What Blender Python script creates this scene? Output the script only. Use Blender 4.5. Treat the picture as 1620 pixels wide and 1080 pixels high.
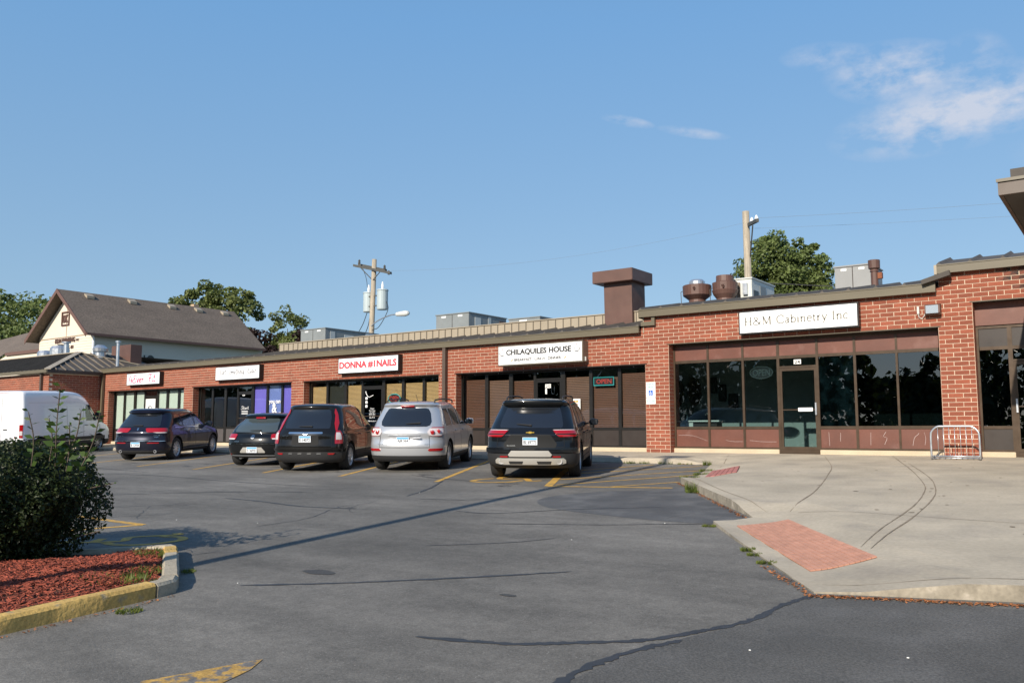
import bpy, bmesh, math, random
from mathutils import Vector, Matrix
from mathutils.geometry import delaunay_2d_cdt
random.seed(7)
R = math.radians
scn = bpy.context.scene
COL = scn.collection
for o in list(bpy.data.objects): bpy.data.objects.remove(o, do_unlink=True)

# ------------------------------------------------------------------ camera
YAW, PIT, ROL = 0.63118, 0.10254, -0.0011
CAM = Vector((10.27962, -21.53121, 0.6))
f0 = Vector((-math.sin(YAW), math.cos(YAW), 0)); rt = Vector((math.cos(YAW), math.sin(YAW), 0)); z1 = Vector((0, 0, 1))
fwd = f0*math.cos(PIT)+z1*math.sin(PIT); up = -f0*math.sin(PIT)+z1*math.cos(PIT)
r2 = rt*math.cos(ROL)+up*math.sin(ROL); u2 = -rt*math.sin(ROL)+up*math.cos(ROL)
cam = bpy.data.objects.new('camera', bpy.data.cameras.new('camera')); COL.objects.link(cam)
cam.matrix_world = Matrix(((r2.x, u2.x, -fwd.x, CAM.x), (r2.y, u2.y, -fwd.y, CAM.y), (r2.z, u2.z, -fwd.z, CAM.z), (0, 0, 0, 1)))
cam.data.sensor_width = 36; cam.data.lens = 30.40; cam.data.clip_start = .05; cam.data.clip_end = 3000
scn.camera = cam

# ------------------------------------------------------------------ sun, sky, exposure
SUN_EL, SUN_AZ = R(27.5), R(-6.2)      # light travels towards +Y, a little to -X
sd = Vector((math.sin(SUN_AZ)*math.cos(SUN_EL), math.cos(SUN_AZ)*math.cos(SUN_EL), -math.sin(SUN_EL)))
sun = bpy.data.objects.new('sun', bpy.data.lights.new('sun', 'SUN')); COL.objects.link(sun)
sun.rotation_euler = sd.to_track_quat('-Z', 'Y').to_euler()
sun.data.energy = 4.6; sun.data.angle = R(.5); sun.data.color = (1, .91, .78)
world = bpy.data.worlds.new('World'); scn.world = world; world.use_nodes = True
nt = world.node_tree; nt.nodes.clear()
N = nt.nodes.new
out = N('ShaderNodeOutputWorld'); bg = N('ShaderNodeBackground'); sky = N('ShaderNodeTexSky')
sky.sky_type = 'NISHITA'; sky.sun_disc = False; sky.sun_elevation = SUN_EL; sky.sun_rotation = R(180)+SUN_AZ
sky.air_density = 1.0; sky.dust_density = .6; sky.ozone_density = 2.5; sky.altitude = 200
bg.inputs['Strength'].default_value = .12
tc = N('ShaderNodeTexCoord')
def dirv(u, v):
    d = (fwd+r2*(u-810)/1368.16-u2*(v-540)/1368.16).normalized(); return d
def vm(op, a, b=None):
    n = N('ShaderNodeVectorMath'); n.operation = op
    for i, s in enumerate((a, b)):
        if s is None: continue
        if isinstance(s, (tuple, Vector)): n.inputs[i].default_value = tuple(s)
        else: nt.links.new(s, n.inputs[i])
    return n
def ma(op, a, b=None, c=None, clamp=False):
    n = N('ShaderNodeMath'); n.operation = op; n.use_clamp = clamp
    for i, s in enumerate((a, b, c)):
        if s is None: continue
        if isinstance(s, (int, float)): n.inputs[i].default_value = s
        else: nt.links.new(s, n.inputs[i])
    return n.outputs[0]
# small fair-weather clouds: a soft noisy patch round each of a few directions
noi = N('ShaderNodeTexNoise'); noi.inputs['Scale'].default_value = 21; noi.inputs['Detail'].default_value = 10; noi.inputs['Roughness'].default_value = .6
mp = N('ShaderNodeMapping'); mp.inputs['Scale'].default_value = (1, 1, 1.9); nt.links.new(tc.outputs['Generated'], mp.inputs['Vector']); nt.links.new(mp.outputs[0], noi.inputs['Vector'])
tot = None
def wisp(d, sx, sz, amp, tilt=0):
    global tot
    side = Vector((0, 0, 1)).cross(d).normalized(); upv = d.cross(side).normalized()
    s2 = side*math.cos(tilt)+upv*math.sin(tilt); w2 = -side*math.sin(tilt)+upv*math.cos(tilt)
    a = vm('DOT_PRODUCT', tc.outputs['Generated'], tuple(s2/sx)).outputs['Value']
    b = vm('DOT_PRODUCT', tc.outputs['Generated'], tuple(w2/sz)).outputs['Value']
    a = ma('SUBTRACT', a, d.dot(s2)/sx); b = ma('SUBTRACT', b, d.dot(w2)/sz)
    r = ma('ADD', ma('MULTIPLY', a, a), ma('MULTIPLY', b, b))
    e = ma('MULTIPLY', ma('SUBTRACT', 1, r, clamp=True), amp)
    fr = ma('GREATER_THAN', vm('DOT_PRODUCT', tc.outputs['Generated'], tuple(d)).outputs['Value'], 0)
    e = ma('MULTIPLY', e, fr)
    tot = e if tot is None else ma('MAXIMUM', tot, e)
wisp(dirv(1420, 115), .075, .034, 1.0, .1)
wisp(dirv(1520, 175), .13, .04, 1.1, -.12)
wisp(dirv(1540, 120), .04, .045, .7, 0)
wisp(dirv(1310, 90), .05, .016, .6, .1)
wisp(dirv(993, 192), .032, .0065, .75, .22)
wisp(dirv(1097, 210), .042, .0065, .75, .2)
wisp(dirv(2150, 150), .25, .06, .9, .05)
wisp(dirv(-900, 240), .2, .04, .7, .05)
cl = ma('MULTIPLY', tot, ma('MULTIPLY', ma('SUBTRACT', noi.outputs['Fac'], .40), 4.2, clamp=True), clamp=True)
hsv = N('ShaderNodeHueSaturation'); hsv.inputs['Saturation'].default_value = .88; hsv.inputs['Value'].default_value = 1.0
nt.links.new(sky.outputs[0], hsv.inputs['Color'])
# summer haze evens the blue out between horizon and zenith
sep = N('ShaderNodeSeparateXYZ'); nt.links.new(tc.outputs['Generated'], sep.inputs[0])
ramp = N('ShaderNodeValToRGB'); nt.links.new(sep.outputs['Z'], ramp.inputs['Fac']); er = ramp.color_ramp.elements
er[0].position = 0.0; er[0].color = (1.75/5, 2.75/5, 3.75/5, 1); er[1].position = 1.0; er[1].color = (.5/5, 1.25/5, 2.8/5, 1)
for pos_, c_ in ((.16, (1.5, 2.62, 3.85)), (.44, (.98, 2.38, 4.4))):
    e_ = er.new(pos_); e_.color = (c_[0]/5, c_[1]/5, c_[2]/5, 1)
scl = N('ShaderNodeVectorMath'); scl.operation = 'SCALE'; scl.inputs['Scale'].default_value = 5; nt.links.new(ramp.outputs[0], scl.inputs[0])
hz = N('ShaderNodeMix'); hz.data_type = 'RGBA'; hz.inputs['Factor'].default_value = .75; nt.links.new(hsv.outputs[0], hz.inputs['A']); nt.links.new(scl.outputs[0], hz.inputs['B'])
mx = N('ShaderNodeMix'); mx.data_type = 'RGBA'
nt.links.new(ma('MULTIPLY', cl, .85), mx.inputs['Factor']); nt.links.new(hz.outputs['Result'], mx.inputs['A']); mx.inputs['B'].default_value = (3.9, 4.15, 4.8, 1)
nt.links.new(mx.outputs['Result'], bg.inputs['Color']); nt.links.new(bg.outputs[0], out.inputs[0])
scn.view_settings.view_transform = 'Standard'; scn.view_settings.look = 'None'
scn.view_settings.gamma = 1; scn.view_settings.use_curve_mapping = False; scn.view_settings.exposure = 0.45

# ------------------------------------------------------------------ helpers
MATS = {}
def mat(name, col, rough=.6, metal=0, n1=0, s1=5, n2=0, s2=60, bump=0, bs=60, spec=.5, coat=0, col2=None, thr=(.45, .6), emit=0, objrand=0, stretch=None, sheen=0):
    """principled with procedural colour variation: n1/s1 broad, n2/s2 fine; col2 mixes in by noise (wear, stains)"""
    if name in MATS: return MATS[name]
    m = bpy.data.materials.new(name); m.use_nodes = True; t = m.node_tree; p = t.nodes['Principled BSDF']
    nn = t.nodes.new; L = t.links.new
    p.inputs['Roughness'].default_value = rough; p.inputs['Metallic'].default_value = metal
    p.inputs['Specular IOR Level'].default_value = spec; p.inputs['Coat Weight'].default_value = coat
    p.inputs['Coat Roughness'].default_value = .04
    c4 = (*col, 1); p.inputs['Base Color'].default_value = c4
    if emit: p.inputs['Emission Color'].default_value = c4; p.inputs['Emission Strength'].default_value = emit
    tcn = nn('ShaderNodeTexCoord'); vec = tcn.outputs['Object']
    if stretch:
        q = nn('ShaderNodeMapping'); q.inputs['Scale'].default_value = stretch; L(vec, q.inputs['Vector']); vec = q.outputs[0]
    cur = None
    def noise(s, d=5):
        x = nn('ShaderNodeTexNoise'); x.inputs['Scale'].default_value = s; x.inputs['Detail'].default_value = d; L(vec, x.inputs['Vector']); return x.outputs['Fac']
    rgb = nn('ShaderNodeRGB'); rgb.outputs[0].default_value = c4; cur = rgb.outputs[0]
    if col2:
        mr = nn('ShaderNodeMapRange'); mr.inputs['From Min'].default_value = thr[0]; mr.inputs['From Max'].default_value = thr[1]; L(noise(s1*1.7, 8), mr.inputs['Value'])
        x = nn('ShaderNodeMix'); x.data_type = 'RGBA'; x.inputs['B'].default_value = (*col2, 1); L(mr.outputs[0], x.inputs['Factor']); L(cur, x.inputs['A']); cur = x.outputs['Result']
    for amt, s in ((n1, s1), (n2, s2)):
        if amt:
            mr = nn('ShaderNodeMapRange'); mr.inputs['From Min'].default_value = .3; mr.inputs['From Max'].default_value = .7
            mr.inputs['To Min'].default_value = 1-amt; mr.inputs['To Max'].default_value = 1+amt; L(noise(s), mr.inputs['Value'])
            x = nn('ShaderNodeVectorMath'); x.operation = 'SCALE'; L(cur, x.inputs[0]); L(mr.outputs[0], x.inputs['Scale']); cur = x.outputs[0]
    if objrand:
        at = nn('ShaderNodeAttribute'); at.attribute_name = 'rnd'; oi = nn('ShaderNodeObjectInfo')
        ad = nn('ShaderNodeMath'); ad.operation = 'ADD'; L(at.outputs['Fac'], ad.inputs[0]); L(oi.outputs['Random'], ad.inputs[1])
        fr = nn('ShaderNodeMath'); fr.operation = 'FRACT'; L(ad.outputs[0], fr.inputs[0])
        mr = nn('ShaderNodeMapRange'); mr.inputs['To Min'].default_value = 1-objrand; mr.inputs['To Max'].default_value = 1+objrand; L(fr.outputs[0], mr.inputs['Value'])
        x = nn('ShaderNodeVectorMath'); x.operation = 'SCALE'; L(cur, x.inputs[0]); L(mr.outputs[0], x.inputs['Scale']); cur = x.outputs[0]
    L(cur, p.inputs['Base Color'])
    if n1 and rough > .15:
        mr = nn('ShaderNodeMapRange'); mr.inputs['To Min'].default_value = max(.03, rough-.12); mr.inputs['To Max'].default_value = min(1, rough+.12); L(noise(s1*2.3), mr.inputs['Value']); L(mr.outputs[0], p.inputs['Roughness'])
    if bump:
        b = nn('ShaderNodeBump'); b.inputs['Strength'].default_value = bump; b.inputs['Distance'].default_value = .02
        L(noise(bs, 8), b.inputs['Height']); L(b.outputs[0], p.inputs['Normal'])
    MATS[name] = m; return m

def glassmat(name, tint=(.5, .55, .55), refl=.16, rough=.004, rcol=(1, 1, 1)):
    if name in MATS: return MATS[name]
    m = bpy.data.materials.new(name); m.use_nodes = True; t = m.node_tree; t.nodes.clear(); nn = t.nodes.new; L = t.links.new
    o = nn('ShaderNodeOutputMaterial'); a = nn('ShaderNodeBsdfTransparent'); a.inputs[0].default_value = (*tint, 1)
    g = nn('ShaderNodeBsdfGlossy'); g.inputs['Roughness'].default_value = rough; g.inputs[0].default_value = (*rcol, 1)
    # slight waviness of sheet glass
    tcn = nn('ShaderNodeTexCoord'); no = nn('ShaderNodeTexNoise'); no.inputs['Scale'].default_value = 1.1; no.inputs['Detail'].default_value = 1; L(tcn.outputs['Object'], no.inputs['Vector'])
    b = nn('ShaderNodeBump'); b.inputs['Strength'].default_value = .12; b.inputs['Distance'].default_value = .02; L(no.outputs['Fac'], b.inputs['Height']); L(b.outputs[0], g.inputs['Normal'])
    fr = nn('ShaderNodeFresnel'); fr.inputs['IOR'].default_value = 1.5
    mr = nn('ShaderNodeMapRange'); mr.inputs['From Max'].default_value = 1; mr.inputs['To Min'].default_value = refl-.04; mr.inputs['To Max'].default_value = 1; L(fr.outputs[0], mr.inputs['Value'])
    ge = nn('ShaderNodeNewGeometry'); bf = nn('ShaderNodeMath'); bf.operation = 'SUBTRACT'; bf.inputs[0].default_value = 1; L(ge.outputs['Backfacing'], bf.inputs[1])
    fm = nn('ShaderNodeMath'); fm.operation = 'MULTIPLY'; L(bf.outputs[0], fm.inputs[0]); L(mr.outputs[0], fm.inputs[1])
    x = nn('ShaderNodeMixShader'); L(fm.outputs[0], x.inputs[0]); L(a.outputs[0], x.inputs[1]); L(g.outputs[0], x.inputs[2]); L(x.outputs[0], o.inputs[0])
    MATS[name] = m; return m

OFF = {}
class MB:
    def __init__(s): s.v = []; s.f = []; s.m = []; s.r = []
    def add(s, vs, fs, mi=0, rnd=0.0):
        o = len(s.v); s.v += [tuple(v) for v in vs]
        for q in fs: s.f.append(tuple(o+i for i in q)); s.m.append(mi); s.r.append(rnd)
        return s
    def box(s, x0, x1, y0, y1, z0, z1, mi=0, rnd=0.0):
        return s.add([(x0, y0, z0), (x1, y0, z0), (x1, y1, z0), (x0, y1, z0), (x0, y0, z1), (x1, y0, z1), (x1, y1, z1), (x0, y1, z1)],
                     [(0, 3, 2, 1), (4, 5, 6, 7), (0, 1, 5, 4), (1, 2, 6, 5), (2, 3, 7, 6), (3, 0, 4, 7)], mi, rnd)
    def hexa(s, b, t, mi=0):   # 4 bottom points, 4 top points
        return s.add(list(b)+list(t), [(0, 3, 2, 1), (4, 5, 6, 7), (0, 1, 5, 4), (1, 2, 6, 5), (2, 3, 7, 6), (3, 0, 4, 7)], mi)
    def tube(s, pts, r, n=8, mi=0, cap=True):
        pts = [Vector(p) for p in pts]; rs = r if isinstance(r, (list, tuple)) else [r]*len(pts)
        o = len(s.v); k = len(pts)
        t0 = (pts[1]-pts[0]).normalized(); a = t0.orthogonal().normalized()
        for i, p in enumerate(pts):
            t = ((pts[i+1]-p) if i < k-1 else (p-pts[i-1])).normalized()
            if 0 < i < k-1:
                t = ((pts[i+1]-p).normalized()+(p-pts[i-1]).normalized()).normalized()
            a = (a-t*a.dot(t)).normalized(); b = t.cross(a)
            for j in range(n):
                th = 2*math.pi*j/n; s.v.append(tuple(p+(a*math.cos(th)+b*math.sin(th))*rs[i]))
        for i in range(k-1):
            for j in range(n):
                s.f.append((o+i*n+j, o+i*n+(j+1) % n, o+(i+1)*n+(j+1) % n, o+(i+1)*n+j)); s.m.append(mi); s.r.append(0)
        if cap:
            s.f.append(tuple(o+j for j in range(n))[::-1]); s.m.append(mi); s.r.append(0)
            s.f.append(tuple(o+(k-1)*n+j for j in range(n))); s.m.append(mi); s.r.append(0)
        return s
    def lathe(s, prof, c=(0, 0, 0), ax='z', n=20, mi=0, sx=1, sy=1, caps=True):   # prof: (radius, height)
        o = len(s.v); k = len(prof)
        for (r, h) in prof:
            for j in range(n):
                th = 2*math.pi*j/n; a, b = r*math.cos(th)*sx, r*math.sin(th)*sy
                if ax == 'z': s.v.append((c[0]+a, c[1]+b, c[2]+h))
                elif ax == 'y': s.v.append((c[0]+a, c[1]+h, c[2]+b))
                else: s.v.append((c[0]+h, c[1]+a, c[2]+b))
        for i in range(k-1):
            for j in range(n):
                s.f.append((o+i*n+j, o+i*n+(j+1) % n, o+(i+1)*n+(j+1) % n, o+(i+1)*n+j)); s.m.append(mi); s.r.append(0)
        for i, fl in ((0, True), (k-1, False)):
            if caps and prof[i][0] > 1e-4:
                q = [o+i*n+j for j in range(n)]; s.f.append(tuple(q[::-1] if fl else q)); s.m.append(mi); s.r.append(0)
        return s
    def prism(s, pts, fn, d0, d1, mi=0):
        """2D polygon extruded; fn(a,b,d)->xyz"""
        n = len(pts); o = len(s.v)
        for d in (d0, d1):
            for a, b in pts: s.v.append(tuple(fn(a, b, d)))
        s.f.append(tuple(o+i for i in range(n))); s.f.append(tuple(o+n+i for i in range(n))[::-1]); s.m += [mi, mi]; s.r += [0, 0]
        for i in range(n):
            j = (i+1) % n; s.f.append((o+i, o+n+i, o+n+j, o+j)); s.m.append(mi); s.r.append(0)
        return s
    def build(s, name, mats, parent=None, local=False, smooth=False, kind=None, attr=False, fixn=False, bevel=0):
        me = bpy.data.meshes.new(name)
        off = Vector((0, 0, 0)) if (local or parent is None) else OFF.get(parent, Vector((0, 0, 0)))
        me.from_pydata([(v[0]-off.x, v[1]-off.y, v[2]-off.z) for v in s.v], [], s.f)
        for m in (mats if isinstance(mats, (list, tuple)) else [mats]): me.materials.append(m)
        if any(s.m): me.polygons.foreach_set('material_index', s.m)
        if smooth:
            if smooth is True: me.polygons.foreach_set('use_smooth', [True]*len(s.f))
            else: me.shade_smooth() if hasattr(me, 'shade_smooth') else None
        if attr:
            a = me.attributes.new('rnd', 'FLOAT', 'FACE'); a.data.foreach_set('value', s.r)
        if fixn or bevel:
            b = bmesh.new(); b.from_mesh(me)
            if fixn: bmesh.ops.recalc_face_normals(b, faces=b.faces)
            if bevel:
                bmesh.ops.bevel(b, geom=[e for e in b.edges if len(e.link_faces) == 2 and e.calc_face_angle(0) > .5], offset=bevel, segments=2, affect='EDGES', clamp_overlap=True)
            b.to_mesh(me); b.free()
        me.update()
        o = bpy.data.objects.new(name, me); COL.objects.link(o)
        if parent is not None:
            o.parent = parent; OFF[o] = off
        if kind: o['kind'] = kind
        return o
def thing(name, label, cat, loc=(0, 0, 0), rz=0, group=None):
    o = bpy.data.objects.new(name, None); COL.objects.link(o); o.location = loc; o.rotation_euler = (0, 0, rz); o.empty_display_size = .3
    o['label'] = label; o['category'] = cat; OFF[o] = Vector(loc)
    if group: o['group'] = group
    return o
def tag(o, label, cat, group=None, kind=None):
    o['label'] = label; o['category'] = cat
    if group: o['group'] = group
    if kind: o['kind'] = kind
    return o
def ss(a, b, x):
    t = max(0, min(1, (x-a)/(b-a))); return t*t*(3-2*t)
def gz(x, y):
    """height of the asphalt"""
    return -.216+.04*(max(-26, min(-1.9, y))+1.9)
def auto_smooth(o, ang=35):
    me = o.data; b = bmesh.new(); b.from_mesh(me)
    for fc in b.faces: fc.smooth = True
    for e in b.edges:
        e.smooth = not (len(e.link_faces) != 2 or e.calc_face_angle(0) > R(ang))
    b.to_mesh(me); b.free(); return o
def catmull(pts, n=6):
    P = [Vector(p) for p in pts]; P = [P[0]*2-P[1]]+P+[P[-1]*2-P[-2]]; o = []
    for i in range(1, len(P)-2):
        for k in range(n):
            t = k/n; a, b, c, d = P[i-1:i+3]
            o.append(.5*((2*b)+(c-a)*t+(2*a-5*b+4*c-d)*t*t+(3*b-a-3*c+d)*t**3))
    o.append(P[-2]); return o
def flat_text(s, bold=0.0):
    cu = bpy.data.curves.new('lettering', 'FONT'); cu.body = s; cu.resolution_u = 3; cu.offset = bold
    ob = bpy.data.objects.new('lettering', cu); me = bpy.data.meshes.new_from_object(ob)
    v = [tuple(p.co[:2]) for p in me.vertices]; f = [tuple(p.vertices) for p in me.polygons]
    bpy.data.objects.remove(ob); bpy.data.meshes.remove(me); bpy.data.curves.remove(cu); return v, f
def strokes(polys, w, smooth=True):
    """flat ribbons along 2-D polylines; each poly may be (points, width factor)"""
    V = []; F = []
    for pl in polys:
        k = 1
        if isinstance(pl, tuple): pl, k = pl
        P = catmull([(a, b, 0) for a, b in pl], 5) if (smooth and len(pl) > 2) else [Vector((a, b, 0)) for a, b in pl]
        o = len(V)
        for i, p in enumerate(P):
            t = (P[min(i+1, len(P)-1)]-P[max(i-1, 0)]); t = t.normalized() if t.length else Vector((1, 0, 0)); nrm = Vector((-t.y, t.x, 0))*w*k/2
            V += [(p.x+nrm.x, p.y+nrm.y), (p.x-nrm.x, p.y-nrm.y)]
        for i in range(len(P)-1): F.append((o+2*i, o+2*i+1, o+2*i+3, o+2*i+2))
    return V, F
def put2d(vf, x0, x1, z0, z1, fn, name, m, parent, local=False, th=.004, hgt=None):
    """map a flat drawing into the rectangle x0..x1, z0..z1; fn(a,b,d)->xyz ; d=0 on the face, d=th proud"""
    V, F = vf; ax = min(v[0] for v in V); bx = max(v[0] for v in V); az = min(v[1] for v in V); bz = max(v[1] for v in V)
    mb = MB(); n = len(V)
    for d in (0, th):
        for v in V: mb.v.append(tuple(fn(x0+(v[0]-ax)/(bx-ax)*(x1-x0), z0+(v[1]-az)/(bz-az)*(z1-z0), d)))
    edges = {}
    for q in F:
        mb.f.append(tuple(n+i for i in q)); 
        for i in range(len(q)):
            e = (q[i], q[(i+1) % len(q)]); edges[e] = edges.get(e, 0)+1
    for (a, b) in edges:
        if (b, a) not in edges: mb.f.append((a, b, n+b, n+a))
    mb.m = [0]*len(mb.f); mb.r = [0]*len(mb.f)
    return mb.build(name, m, parent, local=local, fixn=False)
def facade(Y):   # faces -Y
    return lambda a, b, d: (a, Y-d, b)

CUR = {'4': (.55, [[(.25, 1), (0, .35), (.5, .38)], [(.47, 1), (.4, -.02)]]), 'E': (.62, [[(.62, .85), (.42, 1.02), (.2, .85), (.28, .6), (.45, .55), (.1, .4), (.03, .12), (.28, -.06), (.6, .15)]]),
 'v': (.42, [[(0, .4), (.08, .5), (.18, 0), (.35, .5), (.42, .45)]]), 'e': (.38, [[(0, .2), (.28, .35), (.2, .5), (.05, .3), (.1, .03), (.38, .12)]]),
 'r': (.36, [[(0, .4), (.1, .5), (.1, 0)], [(.1, .35), (.22, .5), (.34, .42)]]), 'F': (.6, [[(0, .95), (.3, 1.04), (.78, .97)], [(.42, 1), (.34, .3), (.25, -.08)], [(.15, .5), (.6, .54)]]),
 'i': (.24, [[(.1, .5), (.08, .05), (.25, .1)], [(.12, .66), (.13, .72)]]), 't': (.34, [[(.16, .95), (.1, .1), (.18, 0), (.34, .12)], [(0, .62), (.36, .66)]]),
 'S': (.6, [[(.66, .9), (.42, 1.1), (.18, .8), (.45, .5), (.5, .15), (.22, -.08), (0, .15)]]), 'a': (.44, [[(.35, .45), (.15, .5), (.05, .2), (.2, 0), (.35, .4), (.35, .05), (.45, .1)]]),
 'o': (.42, [[(.2, .5), (.05, .3), (.1, .03), (.3, .1), (.33, .35), (.2, .5), (.42, .4)]]), 'm': (.58, [[(0, .4), (.08, .5), (.08, 0)], [(.08, .3), (.2, .5), (.27, .4), (.27, 0)], [(.27, .3), (.4, .5), (.46, .4), (.48, .05), (.58, .1)]]),
 'h': (.42, [[(.14, 1.05), (.05, 0)], [(.07, .3), (.22, .5), (.3, .4), (.3, .05), (.42, .1)]]), 'n': (.42, [[(0, .4), (.08, .5), (.08, 0)], [(.08, .3), (.22, .5), (.3, .4), (.3, .05), (.42, .1)]]),
 'g': (.44, [[(.35, .45), (.15, .5), (.05, .2), (.2, .05), (.35, .4)], [(.37, .5), (.33, -.3), (.15, -.45), (.05, -.25), (.44, .1)]]),
 'u': (.44, [[(.05, .5), (.05, .1), (.2, 0), (.34, .3)], [(.35, .5), (.34, .05), (.44, .1)]]), 'd': (.44, [[(.35, .45), (.15, .5), (.05, .2), (.2, 0), (.35, .3)], [(.4, 1.05), (.35, .05), (.45, .1)]])}
s_ = lambda x, y, k=.07: ([(x-k, y), (x+k, y)], .6)
SER = {'H': (.8, [([(.14, 0), (.14, 1)], 1.1), ([(.62, 0), (.62, 1)], 1.1), ([(.14, .52), (.62, .52)], .6), s_(.14, 0), s_(.14, 1), s_(.62, 0), s_(.62, 1)]),
 '&': (.78, [([(.72, .5), (.6, .2), (.35, 0), (.1, .1), (.08, .35), (.4, .62), (.42, .88), (.28, 1), (.16, .86), (.3, .55), (.72, .02)], .8)]),
 'M': (1.0, [([(.16, 0), (.18, 1)], .6), ([(.18, 1), (.48, .05)], 1.1), ([(.48, .05), (.78, 1)], .6), ([(.78, 1), (.82, 0)], 1.1), s_(.16, 0), s_(.82, 0), s_(.15, 1, .05), s_(.81, 1, .05)]),
 'C': (.76, [([(.68, .75), (.6, .97), (.38, 1.01), (.12, .8), (.08, .5), (.14, .18), (.4, -.01), (.6, .05), (.7, .25)], .9)]),
 'a': (.46, [([(.08, .52), (.2, .64), (.32, .55), (.32, .1), (.42, .02)], .9), ([(.32, .4), (.1, .25), (.08, .08), (.2, -.01), (.32, .12)], .8)]),
 'b': (.54, [([(.12, 0), (.12, 1)], 1), s_(.09, 1, .04), ([(.12, .45), (.28, .65), (.46, .5), (.45, .15), (.28, -.01), (.12, .1)], .9)]),
 'i': (.28, [([(.14, 0), (.14, .62)], 1), s_(.14, 0), s_(.11, .62, .04), ([(.14, .86), (.14, .94)], 1.2)]),
 'n': (.56, [([(.12, 0), (.12, .62)], 1), s_(.12, 0), s_(.09, .62, .04), ([(.12, .45), (.28, .64), (.42, .52), (.42, 0)], .9), s_(.42, 0)]),
 'e': (.48, [([(.08, .36), (.42, .38), (.36, .6), (.22, .65), (.07, .45), (.08, .15), (.25, -.01), (.42, .1)], .85)]),
 't': (.34, [([(.14, .85), (.14, .12), (.2, 0), (.3, .05)], .9), s_(.15, .6, .13)]), 'r': (.4, [([(.12, 0), (.12, .62)], 1), s_(.12, 0), s_(.09, .62, .04), ([(.12, .42), (.24, .62), (.36, .58)], .9)]),
 'y': (.5, [([(.08, .62), (.26, .02)], 1), ([(.44, .62), (.26, .02), (.16, -.26), (.06, -.26)], .7), s_(.08, .62, .06), s_(.43, .62, .06)]),
 'I': (.34, [([(.17, 0), (.17, 1)], 1.1), s_(.17, 0), s_(.17, 1)]), 'c': (.44, [([(.4, .5), (.3, .64), (.16, .6), (.06, .35), (.1, .08), (.24, -.01), (.4, .12)], .9)]), '.': (.2, [([(.08, .0), (.08, .07)], 1.4)])}
def word(s, table, gap=.05, space=.4):
    x = 0; o = []
    for ch in s:
        if ch == ' ': x += space; continue
        w, ps = table[ch]
        for p in ps:
            if isinstance(p, tuple): o.append(([(a+x, b) for a, b in p[0]], p[1]))
            else: o.append([(a+x, b) for a, b in p])
        x += w+gap
    return o

# ------------------------------------------------------------------ materials
M = dict(
 brick=mat('brick_red', (.24, .066, .035), .85, n1=.12, s1=3, n2=.16, s2=45, bump=.25, bs=70, objrand=.17),
 mortar=mat('mortar_pale', (.60, .49, .37), .95, n1=.1, s1=2, bump=.3, bs=90),
 olive=mat('fascia_olive', (.125, .105, .068), .42, n1=.07, s1=1.4, stretch=(.4, 1, 2)),
 seam=mat('roof_dark', (.085, .075, .065), .65, spec=.2, n1=.15, s1=2),
 beige=mat('parapet_beige', (.32, .27, .2), .5, n1=.08, s1=1.5),
 bronze=mat('bronze_frame', (.075, .05, .032), .35, metal=.35, n1=.12, s1=3),
 blackframe=mat('dark_frame', (.022, .02, .018), .32, metal=.3, n1=.1, s1=3),
 brownpanel=mat('brown_panel', (.13, .048, .032), .45, n1=.15, s1=1.5, n2=.05, s2=20, col2=(.2, .1, .08), thr=(.6, .85)),
 darkpanel=mat('dark_panel', (.028, .02, .016), .45, n1=.1, s1=2),
 concrete=mat('pavement_concrete', (.435, .372, .28), .9, n1=.17, s1=.8, n2=.09, s2=24, bump=.15, bs=120, col2=(.33, .285, .225), thr=(.5, .75)),
 sill=mat('sill_concrete', (.5, .41, .29), .9, n1=.08, s1=2, n2=.15, s2=90, bump=.2, bs=100),
 white=mat('sign_white', (.86, .86, .86), .35, n1=.02, s1=2), black=mat('black_plain', (.012, .012, .013), .4),
 grey=mat('unit_grey', (.2, .215, .215), .5, n1=.08, s1=2), lightgrey=mat('unit_pale', (.52, .53, .5), .5, n1=.08, s1=2),
 ducts=mat('duct_brown', (.11, .056, .042), .5, n1=.14, s1=2), galv=mat('galvanised', (.55, .57, .6), .35, metal=.8, n1=.15, s1=4),
 wood=mat('weathered_pole', (.34, .29, .22), .9, n1=.2, s1=6, n2=.2, s2=40, stretch=(3, 3, .3)), darkwood=mat('dark_timber', (.07, .07, .065), .8, n1=.2, s1=5),
 wire=mat('cable_black', (.02, .02, .02), .6), thinwire=mat('cable_grey', (.16, .19, .22), .7), redtxt=mat('letter_red', (.75, .06, .08), .5), pinktxt=mat('letter_pink', (.72, .1, .2), .5), greytxt=mat('letter_grey', (.33, .33, .31), .5),
 palegrey=mat('letter_pale', (.36, .36, .38), .5), blacktxt=mat('letter_black', (.03, .03, .03), .5), whitetxt=mat('letter_white', (.8, .8, .8), .5),
 orange=mat('letter_orange', (.8, .3, .05), .5), teal=mat('neon_teal', (.03, .3, .3), .35), neonred=mat('neon_red_off', (.3, .035, .025), .35),
 yellow=mat('line_yellow', (.55, .31, .05), .8, n1=.15, s1=6, col2=(.2, .17, .11), thr=(.5, .74), n2=.2, s2=50), seal=mat('crack_sealant', (.036, .034, .033), .55, n1=.2, s1=3),
)
for k, v in dict(MATS).items(): pass
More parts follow.
